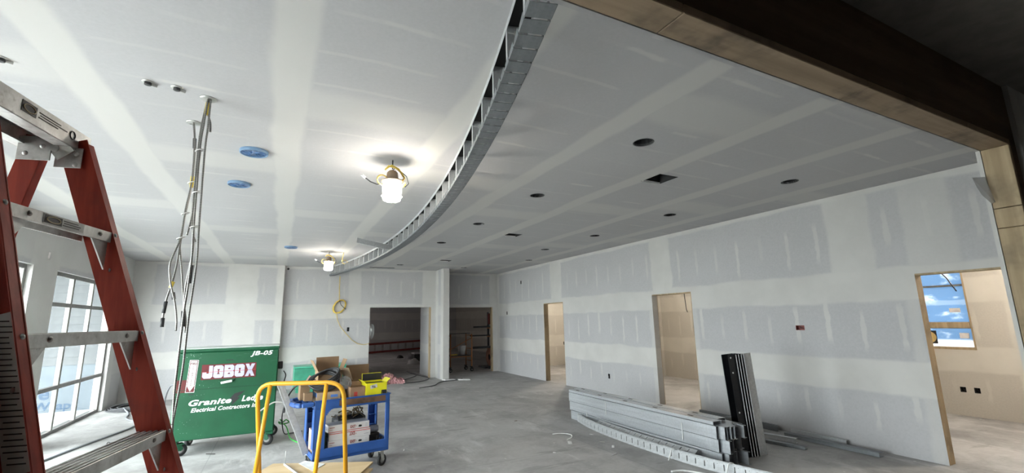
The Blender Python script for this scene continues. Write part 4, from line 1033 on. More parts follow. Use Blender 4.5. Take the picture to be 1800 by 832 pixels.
# two little cartons at the handle end
t = carton('carton', 'narrow upright brown carton at the handle end of the cart', -.935, .30, .832, 0, 0, 0, m_kraft); open_box(t, .10, .13, .165, m_kraft, ((1, .04, 20),)); MB().bx(-.05, .05, -.065, .065, .16, .165).build('lid', m_kraftd, t)
t = carton('carton', 'smallest brown carton in front of the narrow upright one', -.915, .16, .832, 0, 0, 0, m_kraft); open_box(t, .085, .08, .085, m_kraft, ()); MB().bx(-.043, .043, -.041, .041, .082, .086).build('lid', m_kraftd, t)
tag(MB().lathe([(0, 0), (.028, .0), (.032, .015), (.026, .03), (0, .032)], at(-.85, .10, ZT), 12).build('tape_roll', m_white), 'small white roll on the top shelf near the handle', 'roll')
# coiled black cable and plastic bag
b = MB()
for k in range(7): 
    rx, ry = .17 - .01 * (k % 3), .11 - .006 * k
    P = [at(-.74 + rx * cos(a) + .01 * (k % 2), .205 + ry * sin(a), .935 + .010 * k + .085 * (1 + sin(a + .15 * k))) for a in [2 * pi * q / 26 for q in range(26)]]
    b.tube(P, .0115, 7, closed=True)
b.tube(smooth([at(-.86, .2, 1.0), at(-.97, .2, 1.03), at(-1.06, .26, .97), at(-1.12, .30, .84), at(-1.13, .34, .70)]), .012, 7)
tag(b.build('cable_coil', simple('black_cable', (.035, .036, .04), .4)), 'thick coil of black cable piled on top of the cart', 'cable')
b = MB(); R2 = random.Random(3); vs = []; n_ = 14
for j in range(8):
    for k in range(n_):
        th = pi * j / 7; r = 1 + R2.uniform(-.22, .22); vs.append(at(-.49 + .075 * sin(th) * cos(2 * pi * k / n_) * r, .235 + .075 * sin(th) * sin(2 * pi * k / n_) * r, .985 + .07 * cos(th) * r))
b.add(vs, [(j * n_ + k, j * n_ + (k + 1) % n_, (j + 1) * n_ + (k + 1) % n_, (j + 1) * n_ + k) for j in range(7) for k in range(n_)], 0)
tag(b.build('plastic_bag', glass_mat('clear_bag', (.82, .83, .86), .16, .55)), 'clear crumpled plastic bag between the cartons on the cart', 'bag')
tag(MB().prism([(-.05, 0), (.05, .0), (.07, .08), (.0, .135), (-.06, .05)], .004, frame((0, 0, 0), CU, (0, .3, 1)).to_3x3(), at(-.885, .26, .97)).build('cardboard_scrap', m_pinkc), 'torn scrap of pale cardboard on the cart near the handle', 'scrap')
tag(MB().box(at(-.93, .42, .90), (.07, .06, .22), Matrix.Rotation(A7, 3, 'Z'), 0, .01).build('power_supply', m_blackp), 'black plug block hanging by the handle end of the cart', 'plug block')
# boxes of signs
EX = [('lowest', -.455, .226), ('third from the top', -.46, .298), ('second from the top', -.45, .378), ('topmost', -.465, .462)]
for i, (nm, uc, z0) in enumerate(EX):
    h = (.070, .078, .082, .080)[i]; L2 = .47
    t = carton('sign_carton', 'long white carton with red stripes in the cart, %s of four' % nm, uc, .145, z0, 0, 0, 0, m_pap, radians((0, .6, -.6, 1.2)[i]), 'stacked white sign cartons')
    dp = .20
    MB().bx(-L2 / 2, L2 / 2, -dp / 2, dp / 2, 0, h, 0, .002).build('body', m_pap, t)
    MB().bx(-L2 / 2 + .002, L2 / 2 - .002, -dp / 2 + .002, dp / 2 - .002, h, h + .0015).build('lid', m_gtop if i == 3 else m_pap, t)
    for z in ((.003, .009), ) if i != 2 else ((.066, .073),): MB().bx(-L2 / 2, L2 / 2, -dp / 2 - .001, -dp / 2, z[0], z[1]).build('red_stripe', m_redp, t)
    Fy = -dp / 2 - .0012
    if i in (1, 3):
        fit(text('lettering', 'EXIT', .042, frame((.010, Fy, .024), (1, 0, 0), (0, 0, 1)), m_dkred, t, .0004, .0012), .062)
        b = MB(); b.prism([(.105, .032), (.112, .026), (.138, .026), (.146, .034), (.146, .044), (.135, .044), (.128, .050), (.110, .046)], .0008, RX, (0, Fy, 0)); b.build('emblem', m_ink, t)
        MB().prism([(.080, .034), (.088, .040), (.080, .046)], .0006, RX, (0, Fy, 0)).build('arrow', m_dkred, t)
        b = MB(); 
        for q in range(3): b.bx(.185, .215, Fy - .0005, Fy, .028 + q * .014, .031 + q * .014)
        b.build('small_print', m_gtop, t)
        b = MB(); b.bx(-.222, -.165, Fy - .0005, Fy, .052, .058); b.bx(-.226, -.19, Fy - .0005, Fy, .030, .033); b.build('small_print', m_dkred, t)
    elif i == 2:
        fit(text('lettering', 'EXIT', .050, frame((.055, Fy, .064), (-1, 0, 0), (0, 0, -1)), m_dkred, t, .0004, .0012), .062)
        MB().prism([(.064, .034), (.074, .042), (.064, .050)], .0006, RX, (0, Fy, 0)).build('arrow', m_dkred, t)
        MB().lathe([(0, 0), (.011, 0), (.011, .001), (0, .001)], (-.065, Fy, .044), 14, 0, RX).build('emblem', m_ink, t)
        b = MB(); b.bx(.16, .215, Fy - .0005, Fy, .024, .030); b.bx(.15, .20, Fy - .0005, Fy, .055, .058); b.build('small_print', m_gtop, t)
    else:
        b = MB(); b.bx(-.222, -.165, Fy - .0005, Fy, .045, .052); b.build('small_print', m_dkred, t)
        b = MB(); b.bx(.01, .08, Fy - .0005, Fy, .04, .05); b.build('small_print', m_ink, t)
    MB().bx(-L2 / 2 - .001, -L2 / 2, -.04, .04, .02, .06).build('end_label', m_gtop, t)
t = carton('carton', 'dark green carton standing left of the white sign cartons', -.745, .16, ZL, 0, 0, 0, m_gcar); MB().bx(-.032, .032, -.09, .09, 0, .24, 0, .002).build('body', m_gcar, t); MB().bx(-.033, .033, -.091, .091, .225, .24).build('lid', m_gcar, t)
t = carton('carton', 'pinkish brown carton on end at the left of the lower shelf', -.81, .33, ZL, 0, 0, 0, m_pinkc); MB().bx(-.03, .03, -.16, .05, 0, .26, 0, .003).build('body', m_pinkc, t); MB().bx(-.0305, .0305, -.161, -.16, .0, .26).build('tape', m_kraftl, t)
t = carton('carton', 'white carton at the back left of the lower shelf', -.685, .43, ZL, 0, 0, 0, m_pap); MB().bx(-.075, .10, -.08, .08, .15, .26, 0, .003).build('body', m_pap, t); MB().bx(-.075, .10, -.08, .08, 0, .15, 0, .003).build('base', m_gtop, t)
tag(MB().box(at(-.71, .42, ZL + .285), (.07, .06, .05), Matrix.Rotation(.6, 3, 'Z'), 0, .012).build('tape_measure', m_lime), 'small lime green tool on the white carton in the cart', 'tool')
t = carton('tool_bag', 'black bag of tangled fittings at the back of the lower shelf', -.38, .40, ZL, 0, 0, 0, m_blackp, 0, None, 'bag')
MB().bx(-.19, .19, -.10, .10, 0, .36, 0, .04).build('body', m_blackp, t)
b = MB(); R3 = random.Random(5)
for k in range(16):
    a = V((R3.uniform(-.17, .17), R3.uniform(-.12, .06), R3.uniform(.30, .40))); b.tube(smooth([a, a + V((R3.uniform(-.06, .06), -.03, R3.uniform(0, .07))), a + V((R3.uniform(-.1, .1), -.04, R3.uniform(-.06, .06)))], 4), .007, 5)
b.build('fittings', simple('brass_fittings', (.16, .12, .07), .5, .3), t)['kind'] = 'stuff'
t = carton('grey_canister', 'grey cylinder lying at the right end of the lower shelf', -.13, .22, .0, 0, 0, 0, m_gtop, 0, None, 'canister')
MB().cyl((-.07, 0, .405), (.05, 0, .405), .042, 18).build('body', m_gtop, t); MB().cyl((.05, 0, .405), (.062, 0, .405), .036, 18).build('cap', m_hub, t)
b = MB(); R4 = random.Random(9)
for k in range(9):
    a = at(-.20 + .012 * k, .08 + R4.uniform(0, .12), ZL + .02 + .012 * (k % 4)); b.beam(a, a + CU * R4.uniform(.02, .06) + CV * R4.uniform(-.03, .09) + V((0, 0, R4.uniform(-.0, .09))), .028, .006, (0, 0, 1), 0, .002)
b.bx(*(lambda p: (p.x - .08, p.x + .07, p.y - .06, p.y + .14, ZL + .001, ZL + .045))(at(-.12, .14, 0)), 0, .004)
b.box(at(-.13, .22, .295), (.14, .10, .135), Matrix.Rotation(A7, 3, 'Z'), 0, .01)
tag(b.build('bracket_pile', simple('black_steel', (.045, .042, .04), .4, .3)), 'heap of black metal brackets at the right end of the lower shelf', 'brackets')['kind'] = 'stuff'
# steel channel leaning out of the cart over its handle
p0, p1 = at(-.885, .24, .232), at(-1.205, .24, 1.045)
t = thing('steel_channel', 'pale steel channel leaning out of the lower shelf past the cart handle', 'channel', p0); d = (p1 - p0).normalized(); s_ = d.cross(CV)
b = MB(); nrm_ = d.cross(s_); b.beam(p0, p1, .066, .0025, s_)
for q in (-1, 1): b.beam(p0 + s_ * .033 * q - nrm_ * .016, p1 + s_ * .033 * q - nrm_ * .016, .032, .0025, nrm_)
b.beam(p0, p1, .018, .010, s_); b.beam(p0 + s_ * .024, p1 + s_ * .024, .006, .008, s_); b.beam(p0 - s_ * .024, p1 - s_ * .024, .006, .008, s_)
b.build('channel', m_galv, t, True)
tag(MB().tube(smooth([(.10, 5.95, .83), (.02, 5.96, .84), (-.06, 5.97, .80), (-.13, 5.98, .745)]), .008, 6).build('grey_conduit', simple('grey_pvc', (.45, .45, .44), .5)), 'short grey conduit poking out past the blue cart handle', 'conduit')

# ================================================================ yellow panel cart
m_ytube = painted('yellow_enamel', (.72, .36, .015), (.30, .22, .10), .5)
e_, p_ = V((.89, -.455, 0)).normalized(), V((.455, .89, 0)).normalized()
def pc(e, p, z): q = e_ * e + p_ * p; return V((q.x, q.y, z))
deck_z = .215
t = thing('panel_cart', 'yellow tube framed panel cart with a plywood deck, in front of the blue cart', 'cart', pc(-2.1, 4.6, 0), atan2(e_.y, e_.x))
def arcp(a, b_, c, r, n=7):
    a, b_, c = V(a), V(b_), V(c); u1, u2_ = (a - b_).normalized(), (c - b_).normalized(); P = []
    for k in range(n + 1):
        f = k / n; P.append((b_ + u1 * r * (1 - f) ** 2 + u2_ * r * f ** 2))
    return P
eL, eR, zt = -2.463, -1.632, 1.142
def hp(e, z): return pc(e, 4.50 + (zt - z) * .185, z)
P = [hp(eL, deck_z - .06)] + arcp(hp(eL, .5), hp(eL, zt), hp(-2.0, zt), .16) + arcp(hp(-2.0, zt), hp(eR, zt), hp(eR, .5), .16) + [hp(eR, deck_z - .06)]
MB().tube(P, .0205, 12).build('hoop', m_ytube, t, True)
for e0, e1 in ((-2.335, -2.335), (-1.795, -1.795)):
    MB().tube([pc(e0, 4.495, zt - .01), pc(e1, 4.495 - .20 * .93, deck_z + .0)], .019, 12).build('brace', m_ytube, t, True)
b = MB(); b.prism([(-2.66, 3.85), (-1.585, 3.85), (-1.54, 5.235), (-2.63, 5.24)], .019, Matrix((e_, p_, V((0, 0, 1)))).transposed(), (0, 0, deck_z - .019)); b.build('deck', m_ply, t, True)
b = MB(); b.prism([(-2.60, 3.9), (-1.53, 3.9), (-1.50, 5.10), (-2.58, 5.12)], .019, Matrix((e_, p_, V((0, 0, 1)))).transposed(), (0, 0, deck_z - .045)); b.build('under_deck', m_ply, t, True)
b = MB()
for p in (4.0, 4.65, 5.05): b.beam(pc(-2.55, p, deck_z - .062), pc(-1.56, p, deck_z - .062), .03, .03, p_)
for e in (-2.46, -1.635): b.beam(pc(e, 3.9, deck_z - .062), pc(e, 5.08, deck_z - .062), .03, .03, e_)
b.build('deck_frame', m_ytube, t, True)
for e, p in ((-2.45, 4.0), (-1.65, 4.0), (-2.45, 4.98), (-1.65, 4.98)):
    q = Matrix.Rotation(-atan2(e_.y, e_.x), 3, 'Z') @ (pc(e, p, 0) - pc(-2.1, 4.6, 0)); caster(t, q.x, q.y, .062, .14, .3, m_rub, None, .036)
t = thing('white_sheet', 'white offcut sheet lying on the plywood deck', 'offcut', pc(-2.2, 5.1, deck_z + .002), atan2(e_.y, e_.x)); 
b = MB(); b.add([tuple(pc(*q)) for q in ((-2.335, 5.21, deck_z + .004), (-2.30, 5.28, deck_z + .012), (-2.035, 5.17, deck_z + .006), (-2.07, 4.95, deck_z + .004))] + [tuple(pc(*q)) for q in ((-2.335, 5.21, deck_z + .001), (-2.30, 5.28, deck_z + .009), (-2.035, 5.17, deck_z + .003), (-2.07, 4.95, deck_z + .001))], [(0, 1, 2, 3), (7, 6, 5, 4), (0, 4, 5, 1), (1, 5, 6, 2), (2, 6, 7, 3), (3, 7, 4, 0)])
b.build('sheet', m_pwhite, t, True)
t = thing('metal_angle', 'thin bright metal angle lying across the plywood deck', 'offcut', pc(-2.3, 5.0, deck_z), 0)
a0, a1 = pc(-2.462, 5.17, deck_z + .004), pc(-2.12, 4.79, deck_z + .004); s_ = (a1 - a0).normalized().cross(V((0, 0, 1)))
b = MB(); b.beam(a0, a1, .032, .002, s_); b.beam(a0 + s_ * .016 + V((0, 0, .011)), a1 + s_ * .016 + V((0, 0, .011)), .024, .002, (0, 0, 1)); b.build('angle', m_galv, t, True)
MB().tube([a0 + V((0, 0, .0)), a0 + V((-.004, 0, .14))], .0022, 5).build('upright_wire', m_zinc, t, True)
# ================================================================ steel on the floor
def cchan(web, fl_, length, t=.0016, lip=.008, holes=False):
    """C stud along y from 0, web in the yz plane at x=0 facing -x, flanges toward +x"""
    b = MB()
    b.bx(0, t, 0, length, 0, web); b.bx(0, fl_, 0, length, 0, t); b.bx(0, fl_, 0, length, web - t, web)
    if lip: b.bx(fl_ - t, fl_, 0, length, t, lip); b.bx(fl_ - t, fl_, 0, length, web - lip, web - t)
    if holes:
        y = .35
        while y < length - .2: b.bx(-.0012, .0, y, y + .085, web * .40, web * .60, 1); y += .61
    return b
m_stud = steel('stud_steel', (.62, .645, .68), .34, .65)
m_edge = steel('edge_highlight', (.80, .82, .84), .4, .2)  # paler steel, light catching the stud lips put into the colour
SW, SF = .140, .041
sa, sb = cchan(SW, SF, 3.02).mesh('metal_stud', m_stud), None
R5 = random.Random(11)
NTH = ['first', 'second', 'third', 'fourth', 'fifth', 'sixth', 'seventh', 'eighth', 'ninth']; ROWN = ['bottom', 'middle', 'upper']
for row in range(3):
    for k in range(9):
        o = link('metal_stud', sa); tag(o, 'galvanized stud in the long floor stack, %s row, %s from the open floor side' % (ROWN[row], NTH[k]), 'metal stud', 'steel studs in the long floor stack')
        o.location = (4.60 + k * .0435 + (.004 if row % 2 else 0) + R5.uniform(0, .001), 3.79 + R5.uniform(-.05, .06) - .05 * (k % 3 == 1) + .03 * (row == 1), .001 + row * .1435)
        if k % 2 and k < 8: pass
mh = cchan(.140, .036, 3.0, .0016, .0, True).mesh('punched_stud', [m_stud, m_black])
for k, (x, y, lb) in enumerate(((4.625, 3.90, 'flat punched steel stud on top of the stack, nearer the cart side'), (4.80, 3.98, 'flat punched steel stud on top of the stack, nearer the wall'))):
    o = link('punched_stud', mh); tag(o, lb, 'metal stud', 'punched studs on the stack'); o.matrix_basis = Matrix.Translation((x, y, .468)) @ Matrix.Rotation(pi / 2, 4, 'Y')
# white strap ties over the stack
for (y, z0, z1) in ((6.35, .04, .18), (5.85, .22, .40), (4.35, .18, .38)):
    tag(MB().bx(4.594, 4.5975, y, y + .012, z0, z1, 0, .001).build('strapping', m_white), {6.35: 'white strapping end low on the far part of the stud stack', 5.85: 'white strapping end high on the far part of the stud stack', 4.35: 'white strapping end on the near part of the stud stack'}[y], 'strap', 'white strapping on the steel stack')
# slotted flexible track in front of the stack
def flextrack(label, path, zc, h, tilt):
    t = thing('flexible_track', label, 'metal track', V(path[len(path) // 2]), 0, 'slotted tracks in front of the stud stack')
    P = smooth(path, 14); ln = [0]
    for i in range(1, len(P)): ln.append(ln[-1] + (P[i] - P[i - 1]).length)
    def on(s):
        i = max(1, next((k for k in range(len(ln)) if ln[k] >= s), len(ln) - 1)); f = (s - ln[i - 1]) / max(1e-9, ln[i] - ln[i - 1]); return P[i - 1].lerp(P[i], f), (P[i] - P[i - 1]).normalized()
    pit = .1145; n = int(ln[-1] / pit); sg_ = MB(); g = .012; w = pit - g
    sg_.bx(0, w, 0, .002, 0, h); sg_.bx(0, w, 0, .032, 0, .002); sg_.bx(0, w, 0, .032, h - .002, h)
    sg_.bx(-g, 0, .0002, .0018, .0, h * .26); sg_.bx(-g, 0, .0002, .0018, h * .80, h); sg_.bx(w * .3, w * .36, -.0008, 0, h * .76, h * .80, 1); 
    me = sg_.mesh('track_segment', [m_galv, m_black])
    for k in range(n):
        p, d = on(pit * (k + .5)); o = link('track_segment', me, t)
        o.matrix_parent_inverse = root_matrix(t).inverted(); y_ = V((0, 0, 1)).cross(d)
        if y_.x < 0: y_ = -y_; d = -d
        q = p - d * pit * .5; zv = d.cross(y_)
        o.matrix_basis = Matrix(((d.x, y_.x, zv.x, q.x), (d.y, y_.y, zv.y, q.y), (d.z, y_.z, zv.z, q.z + zc), (0, 0, 0, 1))) @ Matrix.Rotation(tilt, 4, 'X')
    MB().tube([p + V((.016, 0, zc + h + .001)) for p in P], .004, 5).build('edge_strap', m_galv, t, True)
    return t
flextrack('curved slotted steel track on the floor, outermost in front of the stud stack', [(4.56, 6.58, 0), (4.44, 6.10, 0), (4.37, 5.55, 0), (4.335, 4.8, 0), (4.36, 4.0, 0), (4.45, 3.45, 0), (4.56, 3.0, 0)], .002, .120, 0.0)
flextrack('curved slotted steel track tucked between the outer track and the stud stack', [(4.50, 6.0, 0), (4.46, 5.6, 0), (4.43, 5.0, 0), (4.435, 4.4, 0), (4.46, 3.95, 0)], .09, .085, radians(-62))
b = cchan(.09, .03, .55, .002, 0); o = tag(b.build('metal_offcut', m_galv), 'short steel offcut at the near end of the slotted tracks', 'offcut'); o.matrix_basis = Matrix.Translation((4.62, 3.30, .032)) @ Matrix.Rotation(.15, 4, 'Z') @ Matrix.Rotation(pi / 2, 4, 'Y')
# dark lengths and offcuts beyond the stack by the wall
for (x, y, rz, web, fl_, ln_, m, lb) in ((6.10, 4.45, .015, .09, .035, 1.55, m_stud, 'bright short stud lying behind the stack near the middle doorway'),
        (6.28, 5.5, .05, .06, .05, 1.3, m_blackp, 'black length of channel lying behind the stack at the middle doorway'),
        (6.62, 4.45, 0, .09, .035, 1.4, m_galvd, 'grey steel track lying along the wall behind the black steel bundle'),
        (6.03, 3.72, .22, .035, .08, .9, m_galvd, 'dull steel offcut on the floor, outermost beside the black bundle'),
        (6.22, 3.95, .20, .06, .07, .70, m_galv, 'bright steel offcut on the floor beside the black bundle'),
        (6.64, 3.55, .0, .07, .05, .72, m_galv, 'bright steel offcut on the floor tight against the wall'),
        (6.44, 3.10, -.01, .05, .092, 1.15, m_galvd, 'long steel track on the floor nearest the right doorway')):
    o = tag(cchan(web, fl_, ln_, .002, 0).build('metal_offcut', m), lb, 'offcut', 'steel offcuts along the wall'); o.location = (x, y, .001); o.rotation_euler = (0, 0, rz)
# the dark bundle leaning upright
m_bsteel = steel('shaded_steel', (.022, .023, .026), .34, .5)  # galvanized steel coloured near black, its dark reflections put into the colour
t = thing('leaning_studs', 'dark bundle of nested steel studs standing upright by the long stack', 'stud bundle', (5.22, 3.86, 0), atan2(-.2, 1) )
H_ = 1.205
def leanx(z): return -.135 * z / H_
Ms = Matrix(((1, 0, -.115, 0), (0, 1, .03, 0), (0, 0, 1, 0), (0, 0, 0, 1)))
for k in range(4):
    x = -.010 + .036 * k; b = MB(); y0 = -.004 * k
    b.bx(x, x + .003, y0, y0 + .13, 0, H_); b.bx(x - .0105, x + .003, y0 - .002, y0, 0, H_); b.bx(x - .105 - (.036 * k), x, .13 + .004 * k, .133 + .004 * k, 0, H_)
    o = b.build('stud', m_galv if k == 3 else m_bsteel, t); o.matrix_basis = Ms
    b = MB(); b.bx(x - .0105, x + .0005, y0 - .0035, y0 - .002, 0, H_ - .002); o = b.build('lip', m_edge, t); o.matrix_basis = Ms
b = MB(); b.bx(.100, .215, .004, .007, 0, H_); b.bx(.212, .215, .004, .10, 0, H_); o = b.build('front_stud', m_galv, t); o.matrix_basis = Ms
b = MB(); b.bx(-.125, -.02, .012, .015, 0, H_); o = b.build('back_stud', m_bsteel, t); o.matrix_basis = Ms
for z in (1.17, .99, .52): o = MB().cyl((-.088, .0125, z), (-.088, .0105, z), .011, 12).build('screw_head', m_white, t); o.matrix_basis = Ms
# ---- litter
lit = [((3.702, 7.168), .05, 'small brown chip of wood on the open floor past the cart', simple('wood_chip', (.16, .09, .05), .8), 'chip'),
       ((1.606, 6.406), .07, 'thin white strip of trim on the floor right of the blue cart', m_white, 'chip'),
       ((2.241, 7.042), .05, 'curled white paper bit in the middle of the floor', m_white, 'chip'),
       ((4.229, 5.759), .07, 'white splinter beside the far end of the slotted track', m_white, 'chip'),
       ((4.10, 5.35), .08, 'thin pale strip near the slotted track', simple('pale_strip', (.5, .48, .44), .7), 'chip'),
       ((4.074, 5.081), .06, 'white crumb of plaster beside the slotted track', m_white, 'chip'),
       ((3.873, 4.816), .10, 'pale flat sliver on the floor left of the slotted track', simple('pale_sliver', (.55, .55, .55), .7), 'chip'),
       ((3.697, 5.543), .10, 'white smear of plaster in front of the curled strap', simple('plaster_blob', (.58, .58, .57), .8), 'chip'),
       ((-.70, 7.60), .11, 'dark splinter on the floor in front of the green chest', simple('dark_splinter', (.06, .05, .045), .8), 'chip'),
       ((3.272, 5.269), .04, 'tiny white fleck left of the white smear', m_white, 'chip')]
for i, ((x, y), ln_, lb, m, cat) in enumerate(lit):
    a = R5.uniform(0, pi); b = MB(); dx, dy = cos(a) * ln_ / 2, sin(a) * ln_ / 2
    b.beam((x - dx, y - dy, .005), (x + dx, y + dy, .006 + .006 * (i % 3)), ln_ * (.55 if 'smear' in lb or 'crumb' in lb else .16), .006, (0, 0, 1) if False else (-sin(a), cos(a), 0), 0, .002)
    tag(b.build('floor_scrap', m), lb, 'scrap', 'scraps on the concrete floor')
tag(MB().tube(smooth([(3.75, 6.08, .005), (3.87, 6.02, .012), (3.93, 5.86, .02), (3.86, 5.74, .012), (3.76, 5.70, .005)]), .0065, 5).build('strap_curl', m_white), 'curled white strap on the open floor', 'strap')
tag(MB().tube(smooth([(3.98, 3.98, .006), (4.10, 3.93, .012), (4.2, 3.8, .008), (4.3, 3.62, .006)]), .012, 5).build('strap_curl', m_white), 'long white strap on the floor at the near edge by the slotted track', 'strap')
for (x, y, zz_, lb) in ((4.30, 4.25, .12, 'white tie hooked over the slotted track, nearer the middle'), (4.405, 3.55, .12, 'white tie hooked over the near end of the slotted track')):
    tag(MB().tube(smooth([(x + .05, y, .125), (x + .0, y + .01, .132), (x - .03, y + .02, .06), (x - .05, y + .03, .006)]), .007, 5).build('strap_tie', m_white), lb, 'strap')
# ---- cables by the window
m_gcab = simple('grey_cable', (.22, .23, .25), .5); m_bcab = simple('black_floor_cable', (.05, .05, .055), .5)
b = MB()
for k in range(6):
    b.tube([(-2.62 + (.48 - .035 * k) * cos(a), 12.75 + (.55 - .04 * k) * sin(a), .014 + .018 * (k % 3)) for a in [2 * pi * q / 36 for q in range(36)]], .014, 6, closed=True)
tag(b.build('cable_coil', m_bcab), 'wide flat coil of dark cable on the floor below the window', 'cable')
tag(MB().tube(smooth([(-2.75, 12.4, .06), (-2.55, 11.9, .014), (-2.45, 11.3, .014), (-2.20, 10.8, .014), (-2.12, 10.35, .014), (-2.25, 9.8, .014), (-2.45, 9.1, .014), (-2.7, 8.0, .014), (-2.9, 6.5, .014)]), .016, 6).build('floor_cable', m_gcab), 'thick grey cable snaking from the coil across the bright floor', 'cable')
tag(MB().tube(smooth([(-1.9, 13.3, .02), (-1.6, 13.1, .05), (-1.3, 13.0, .02), (-1.0, 13.1, .02), (-.6, 13.25, .02)]), .014, 6).build('floor_cable', m_bcab), 'dark cable along the far wall behind the green chest', 'cable')
b = MB()
for k in range(4): b.tube(smooth([(-2.05, 13.35 + .06 * k, .03 + .02 * k), (-1.8, 13.25 + .06 * k, .04 + .015 * k), (-1.2, 13.2 + .07 * k, .03 + .02 * k)]), .014, 6)
tag(b.build('cable_hank', m_bcab), 'hank of dark cables on the floor at the far wall left of the chest', 'cable')
tag(MB().tube(smooth([(-1.18, 8.5, .95), (-1.28, 8.8, .86), (-1.40, 9.2, .78), (-1.55, 9.6, .72), (-1.7, 10.2, .45), (-1.8, 10.8, .03), (-2.0, 11.2, .016)]), .014, 6).build('sagging_cable', m_gcab), 'grey cable sagging from the left side of the green chest', 'cable')
# ---- pink insulation and cords at the far opening
m_pink = simple('pink_insulation', (.52, .27, .28), .95, 0, .35, 22)
b = MB(); R6 = random.Random(2); nu, nv = 60, 30; vs = []
for j in range(nv + 1):
    for i in range(nu + 1):
        f, g = i / nu, j / nv; an = pi * g; th = .30 * (1 - .55 * abs(f - .35) * 1.3)
        x = 2.30 + .95 * f + R6.uniform(-.02, .02); vs.append((x, 13.35 - .30 * cos(an) * (.8 + .3 * sin(7 * f)) + R6.uniform(-.02, .02), max(0, th * sin(an) * (.85 + .25 * sin(11 * f + 2 * g)) + R6.uniform(-.02, .03) * (0 < j < nv))))
b.add(vs, [(j * (nu + 1) + i, j * (nu + 1) + i + 1, (j + 1) * (nu + 1) + i + 1, (j + 1) * (nu + 1) + i) for j in range(nv) for i in range(nu)], 0, True)
tag(b.build('insulation_batt', m_pink), 'crumpled pink insulation batt on the floor by the far opening', 'insulation')
for i, (P, lb) in enumerate((([(2.9, 13.3, .01), (3.5, 13.9, .012), (4.0, 14.6, .012), (4.1, 15.2, .012), (4.05, 16.0, .012)], 'dark cord running through the far opening, left of the stub wall'),
                             ([(3.2, 13.0, .01), (3.8, 13.2, .012), (4.15, 13.7, .012), (4.12, 14.5, .012), (4.0, 15.4, .012)], 'dark cord curving around the foot of the stub wall'),
                             ([(3.35, 11.9, .01), (3.8, 12.1, .012), (4.2, 12.7, .012), (4.7, 12.8, .012), (5.0, 13.1, .012)], 'dark cord looping in front of the pale wing wall'))):
    tag(MB().tube(smooth(P), .011, 5).build('floor_cable', m_bcab), lb, 'cable', 'cords on the floor by the openings')
for i, (x, y, sx, sy, a, lb) in enumerate(((4.52, 12.95, .35, .16, .2, 'white drywall offcut at the foot of the wing wall'), (4.90, 12.72, .34, .14, -.1, 'pale drywall offcut right of the wing wall foot'))):
    tag(MB().box((x, y, .018), (sx, sy, .03), Matrix.Rotation(a, 3, 'Z') @ Matrix.Rotation(.06, 3, 'Y'), 0, .004).build('drywall_offcut', m_white), lb, 'offcut')

# ================================================================ things in the hall beyond
m_lred = simple('ladder_red', (.20, .035, .03), .5); m_org = simple('scaffold_orange', (.40, .15, .04), .5); m_dk = simple('dark_pipe', (.05, .05, .055), .45, .4)
t = thing('extension_ladder', 'dark red ladder lying on its side along the far hall wall', 'ladder', (6.6, 26.9, 0))
a0, a1 = V((4.2, 26.4, 0)), V((9.2, 27.3, 0)); d = (a1 - a0).normalized()
for z in (.05, .50): MB().beam(a0 + V((0, 0, z)), a1 + V((0, 0, z + .12)), .11, .035, (0, 0, 1), 0, .006).build('rail', m_lred, t, True)
for k in range(11): p = a0 + (a1 - a0) * ((k + .5) / 11); MB().beam(p + V((0, 0, .08)), p + V((0, 0, .55)), .11, .03, d).build('rung', simple('dull_rung', (.34, .31, .30), .6), t, True)
for (x, y, s, m, lb, cat, nm) in ((5.28, 22.2, .13, m_blackp, 'dark bundle on the hall floor below the ladder', 'bundle', 'cloth_bundle'), (5.55, 21.3, .20, simple('grey_sheet', (.25, .24, .25), .7), 'grey lump of sheeting on the hall floor', 'sheeting', 'sheeting_heap'), (5.02, 18.75, .20, m_pap, 'white crumpled bag on the hall floor', 'bag', 'paper_bag')):
    b = MB(); R7 = random.Random(int(x * 10)); vs = []; n_ = 12
    for j in range(7):
        for k in range(n_):
            th = pi / 2 * j / 6; r = 1 + R7.uniform(-.2, .2); vs.append((x + s * 1.2 * cos(th) * cos(2 * pi * k / n_) * r, y + s * cos(th) * sin(2 * pi * k / n_) * r, s * sin(th) * r))
    tag(b.add(vs, [(j * n_ + k, j * n_ + (k + 1) % n_, (j + 1) * n_ + (k + 1) % n_, (j + 1) * n_ + k) for j in range(6) for k in range(n_)], 0, True).build(nm, m), lb, cat)
t = thing('stool_box', 'dark box with a pale lid on the hall floor beside the stub wall', 'box', (5.40, 19.3, 0)); MB().bx(-.25, .25, -.2, .2, 0, .36, 0, .01).build('body', m_blackp, t); MB().bx(-.27, .27, -.22, .22, .36, .42, 0, .01).build('lid', m_pap, t)
# rolling scaffold
t = thing('rolling_scaffold', 'orange rolling scaffold with black casters in the alcove opening', 'scaffold', (5.45, 15.05, 0))
for x in (5.20, 5.97):
    for y in (14.75, 15.35 if x < 5.5 else 15.3):
        MB().tube([(x, y, .16), (x, y, 1.25)], .018, 8).build('post', m_org, t, True)
        q = V((x, y, 0)) - V((5.45, 15.05, 0)); caster(t, q.x, q.y, .07, .175, .3, m_rub, m_dk, .04)
    for z in (.35, .75, 1.2): MB().tube([(x, 14.75, z), (x, 15.3, z)], .013, 6).build('rung', m_org, t, True)
for y in (14.75, 15.33):
    for z in (.5,): MB().tube([(5.2, y, z), (5.97, y, z)], .013, 6).build('side_rail', m_org, t, True)
MB().tube([(5.2, 14.75, .75), (5.97, 14.75, 1.12)], .012, 6).build('brace', m_org, t, True)
MB().bx(5.25, 5.92, 14.78, 15.3, .515, .54).build('platform', m_dk, t, True)
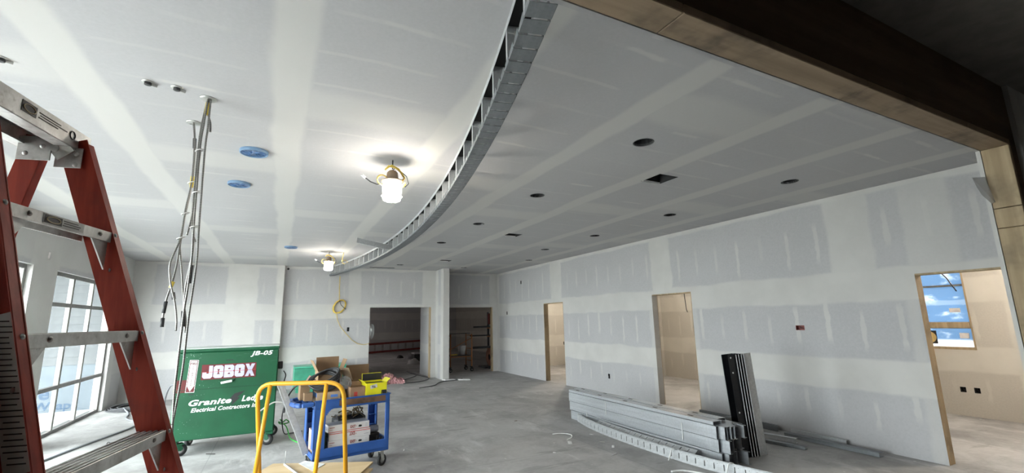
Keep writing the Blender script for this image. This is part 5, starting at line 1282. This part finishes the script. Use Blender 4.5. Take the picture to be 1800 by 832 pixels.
tag(MB().lathe([(0, 0), (.12, 0), (.145, .30), (.15, .31), (.138, .31), (.115, .02), (0, .02)], (5.72, 15.05, .541), 20).build('bucket', m_pap), 'pale bucket standing on the orange scaffold', 'bucket')
tag(MB().beam((5.28, 14.95, .558), (5.52, 15.0, .558), .12, .03, (0, 1, 0), 0, .01).build('hand_float', m_yelpl), 'yellow tool lying on the orange scaffold', 'tool')
tag(MB().beam((5.15, 14.9, 1.263), (6.0, 15.05, 1.265), .10, .02, (0, 1, 0), 0, .004).build('scaffold_board', m_dk), 'dark board laid across the top of the orange scaffold', 'board')
# pipe rack and its load
t = thing('pipe_rack', 'dark steel rack with arms at the right of the alcove opening', 'rack', (6.95, 15.6, 0))
MB().bx(6.93, 6.99, 15.55, 15.61, 0, 2.0, 0, .004).build('post', m_dk, t, True); MB().bx(7.16, 7.22, 15.55, 15.61, 0, 1.9, 0, .004).build('post', m_dk, t, True)
MB().bx(6.7, 7.4, 15.3, 15.9, 0, .05).build('base', m_dk, t, True)
for z in (.66, 1.10, 1.40): MB().bx(6.90, 7.2, 15.30, 15.56, z, z + .035).build('arm', m_org, t, True)
MB().bx(6.93, 7.06, 15.5, 15.55, 1.55, 1.95, 0, .02).build('cord_reel_plate', m_lred, t, True)
for (z, x0, lb, r, nn_) in ((1.435 + .03, 6.28, 'topmost bundle of dark pipes on the rack in the alcove opening', .03, 3), (1.135 + .022, 6.15, 'middle dark pipe bundle on the rack in the alcove opening', .022, 2), (.695 + .038, 6.26, 'lowest thick dark pipe bundle on the rack in the alcove opening', .038, 3)):
    b = MB()
    for k in range(nn_): b.tube([(x0 + .03 * k, 15.35 + .072 * k, z), (8.2, 15.36 + .072 * k, z)], r, 8)
    tag(b.build('pipe_bundle', m_dk), lb, 'pipes', 'pipe bundles on the rack')
t = thing('cable_reel', 'rusty round cable reel standing below the pipe rack', 'reel', (6.80, 14.92, 0))
Mx = Matrix.Rotation(pi / 2, 3, 'Y')
for x in (-.09, .09): MB().lathe([(.10, -.012), (.30, -.012), (.30, .012), (.10, .012), (.10, -.012)], (x, 0, .42), 26, 0, Mx).build('flange', simple('rusty_steel', (.20, .075, .04), .7), t)
MB().lathe([(.13, -.09), (.13, .09)], (0, 0, .42), 20, 0, Mx).build('drum', m_dk, t)
for y in (-.16, .16): MB().lathe([(0, -.025), (.10, -.025), (.10, .025), (0, .025)], (-.02, y, .10), 18, 0, Mx).build('wheel', m_rub, t)
MB().beam((-.02, -.16, .1), (-.0, 0, .42), .03, .02, (1, 0, 0)).beam((-.02, .16, .1), (-.0, 0, .42), .03, .02, (1, 0, 0)).build('stand', m_dk, t)
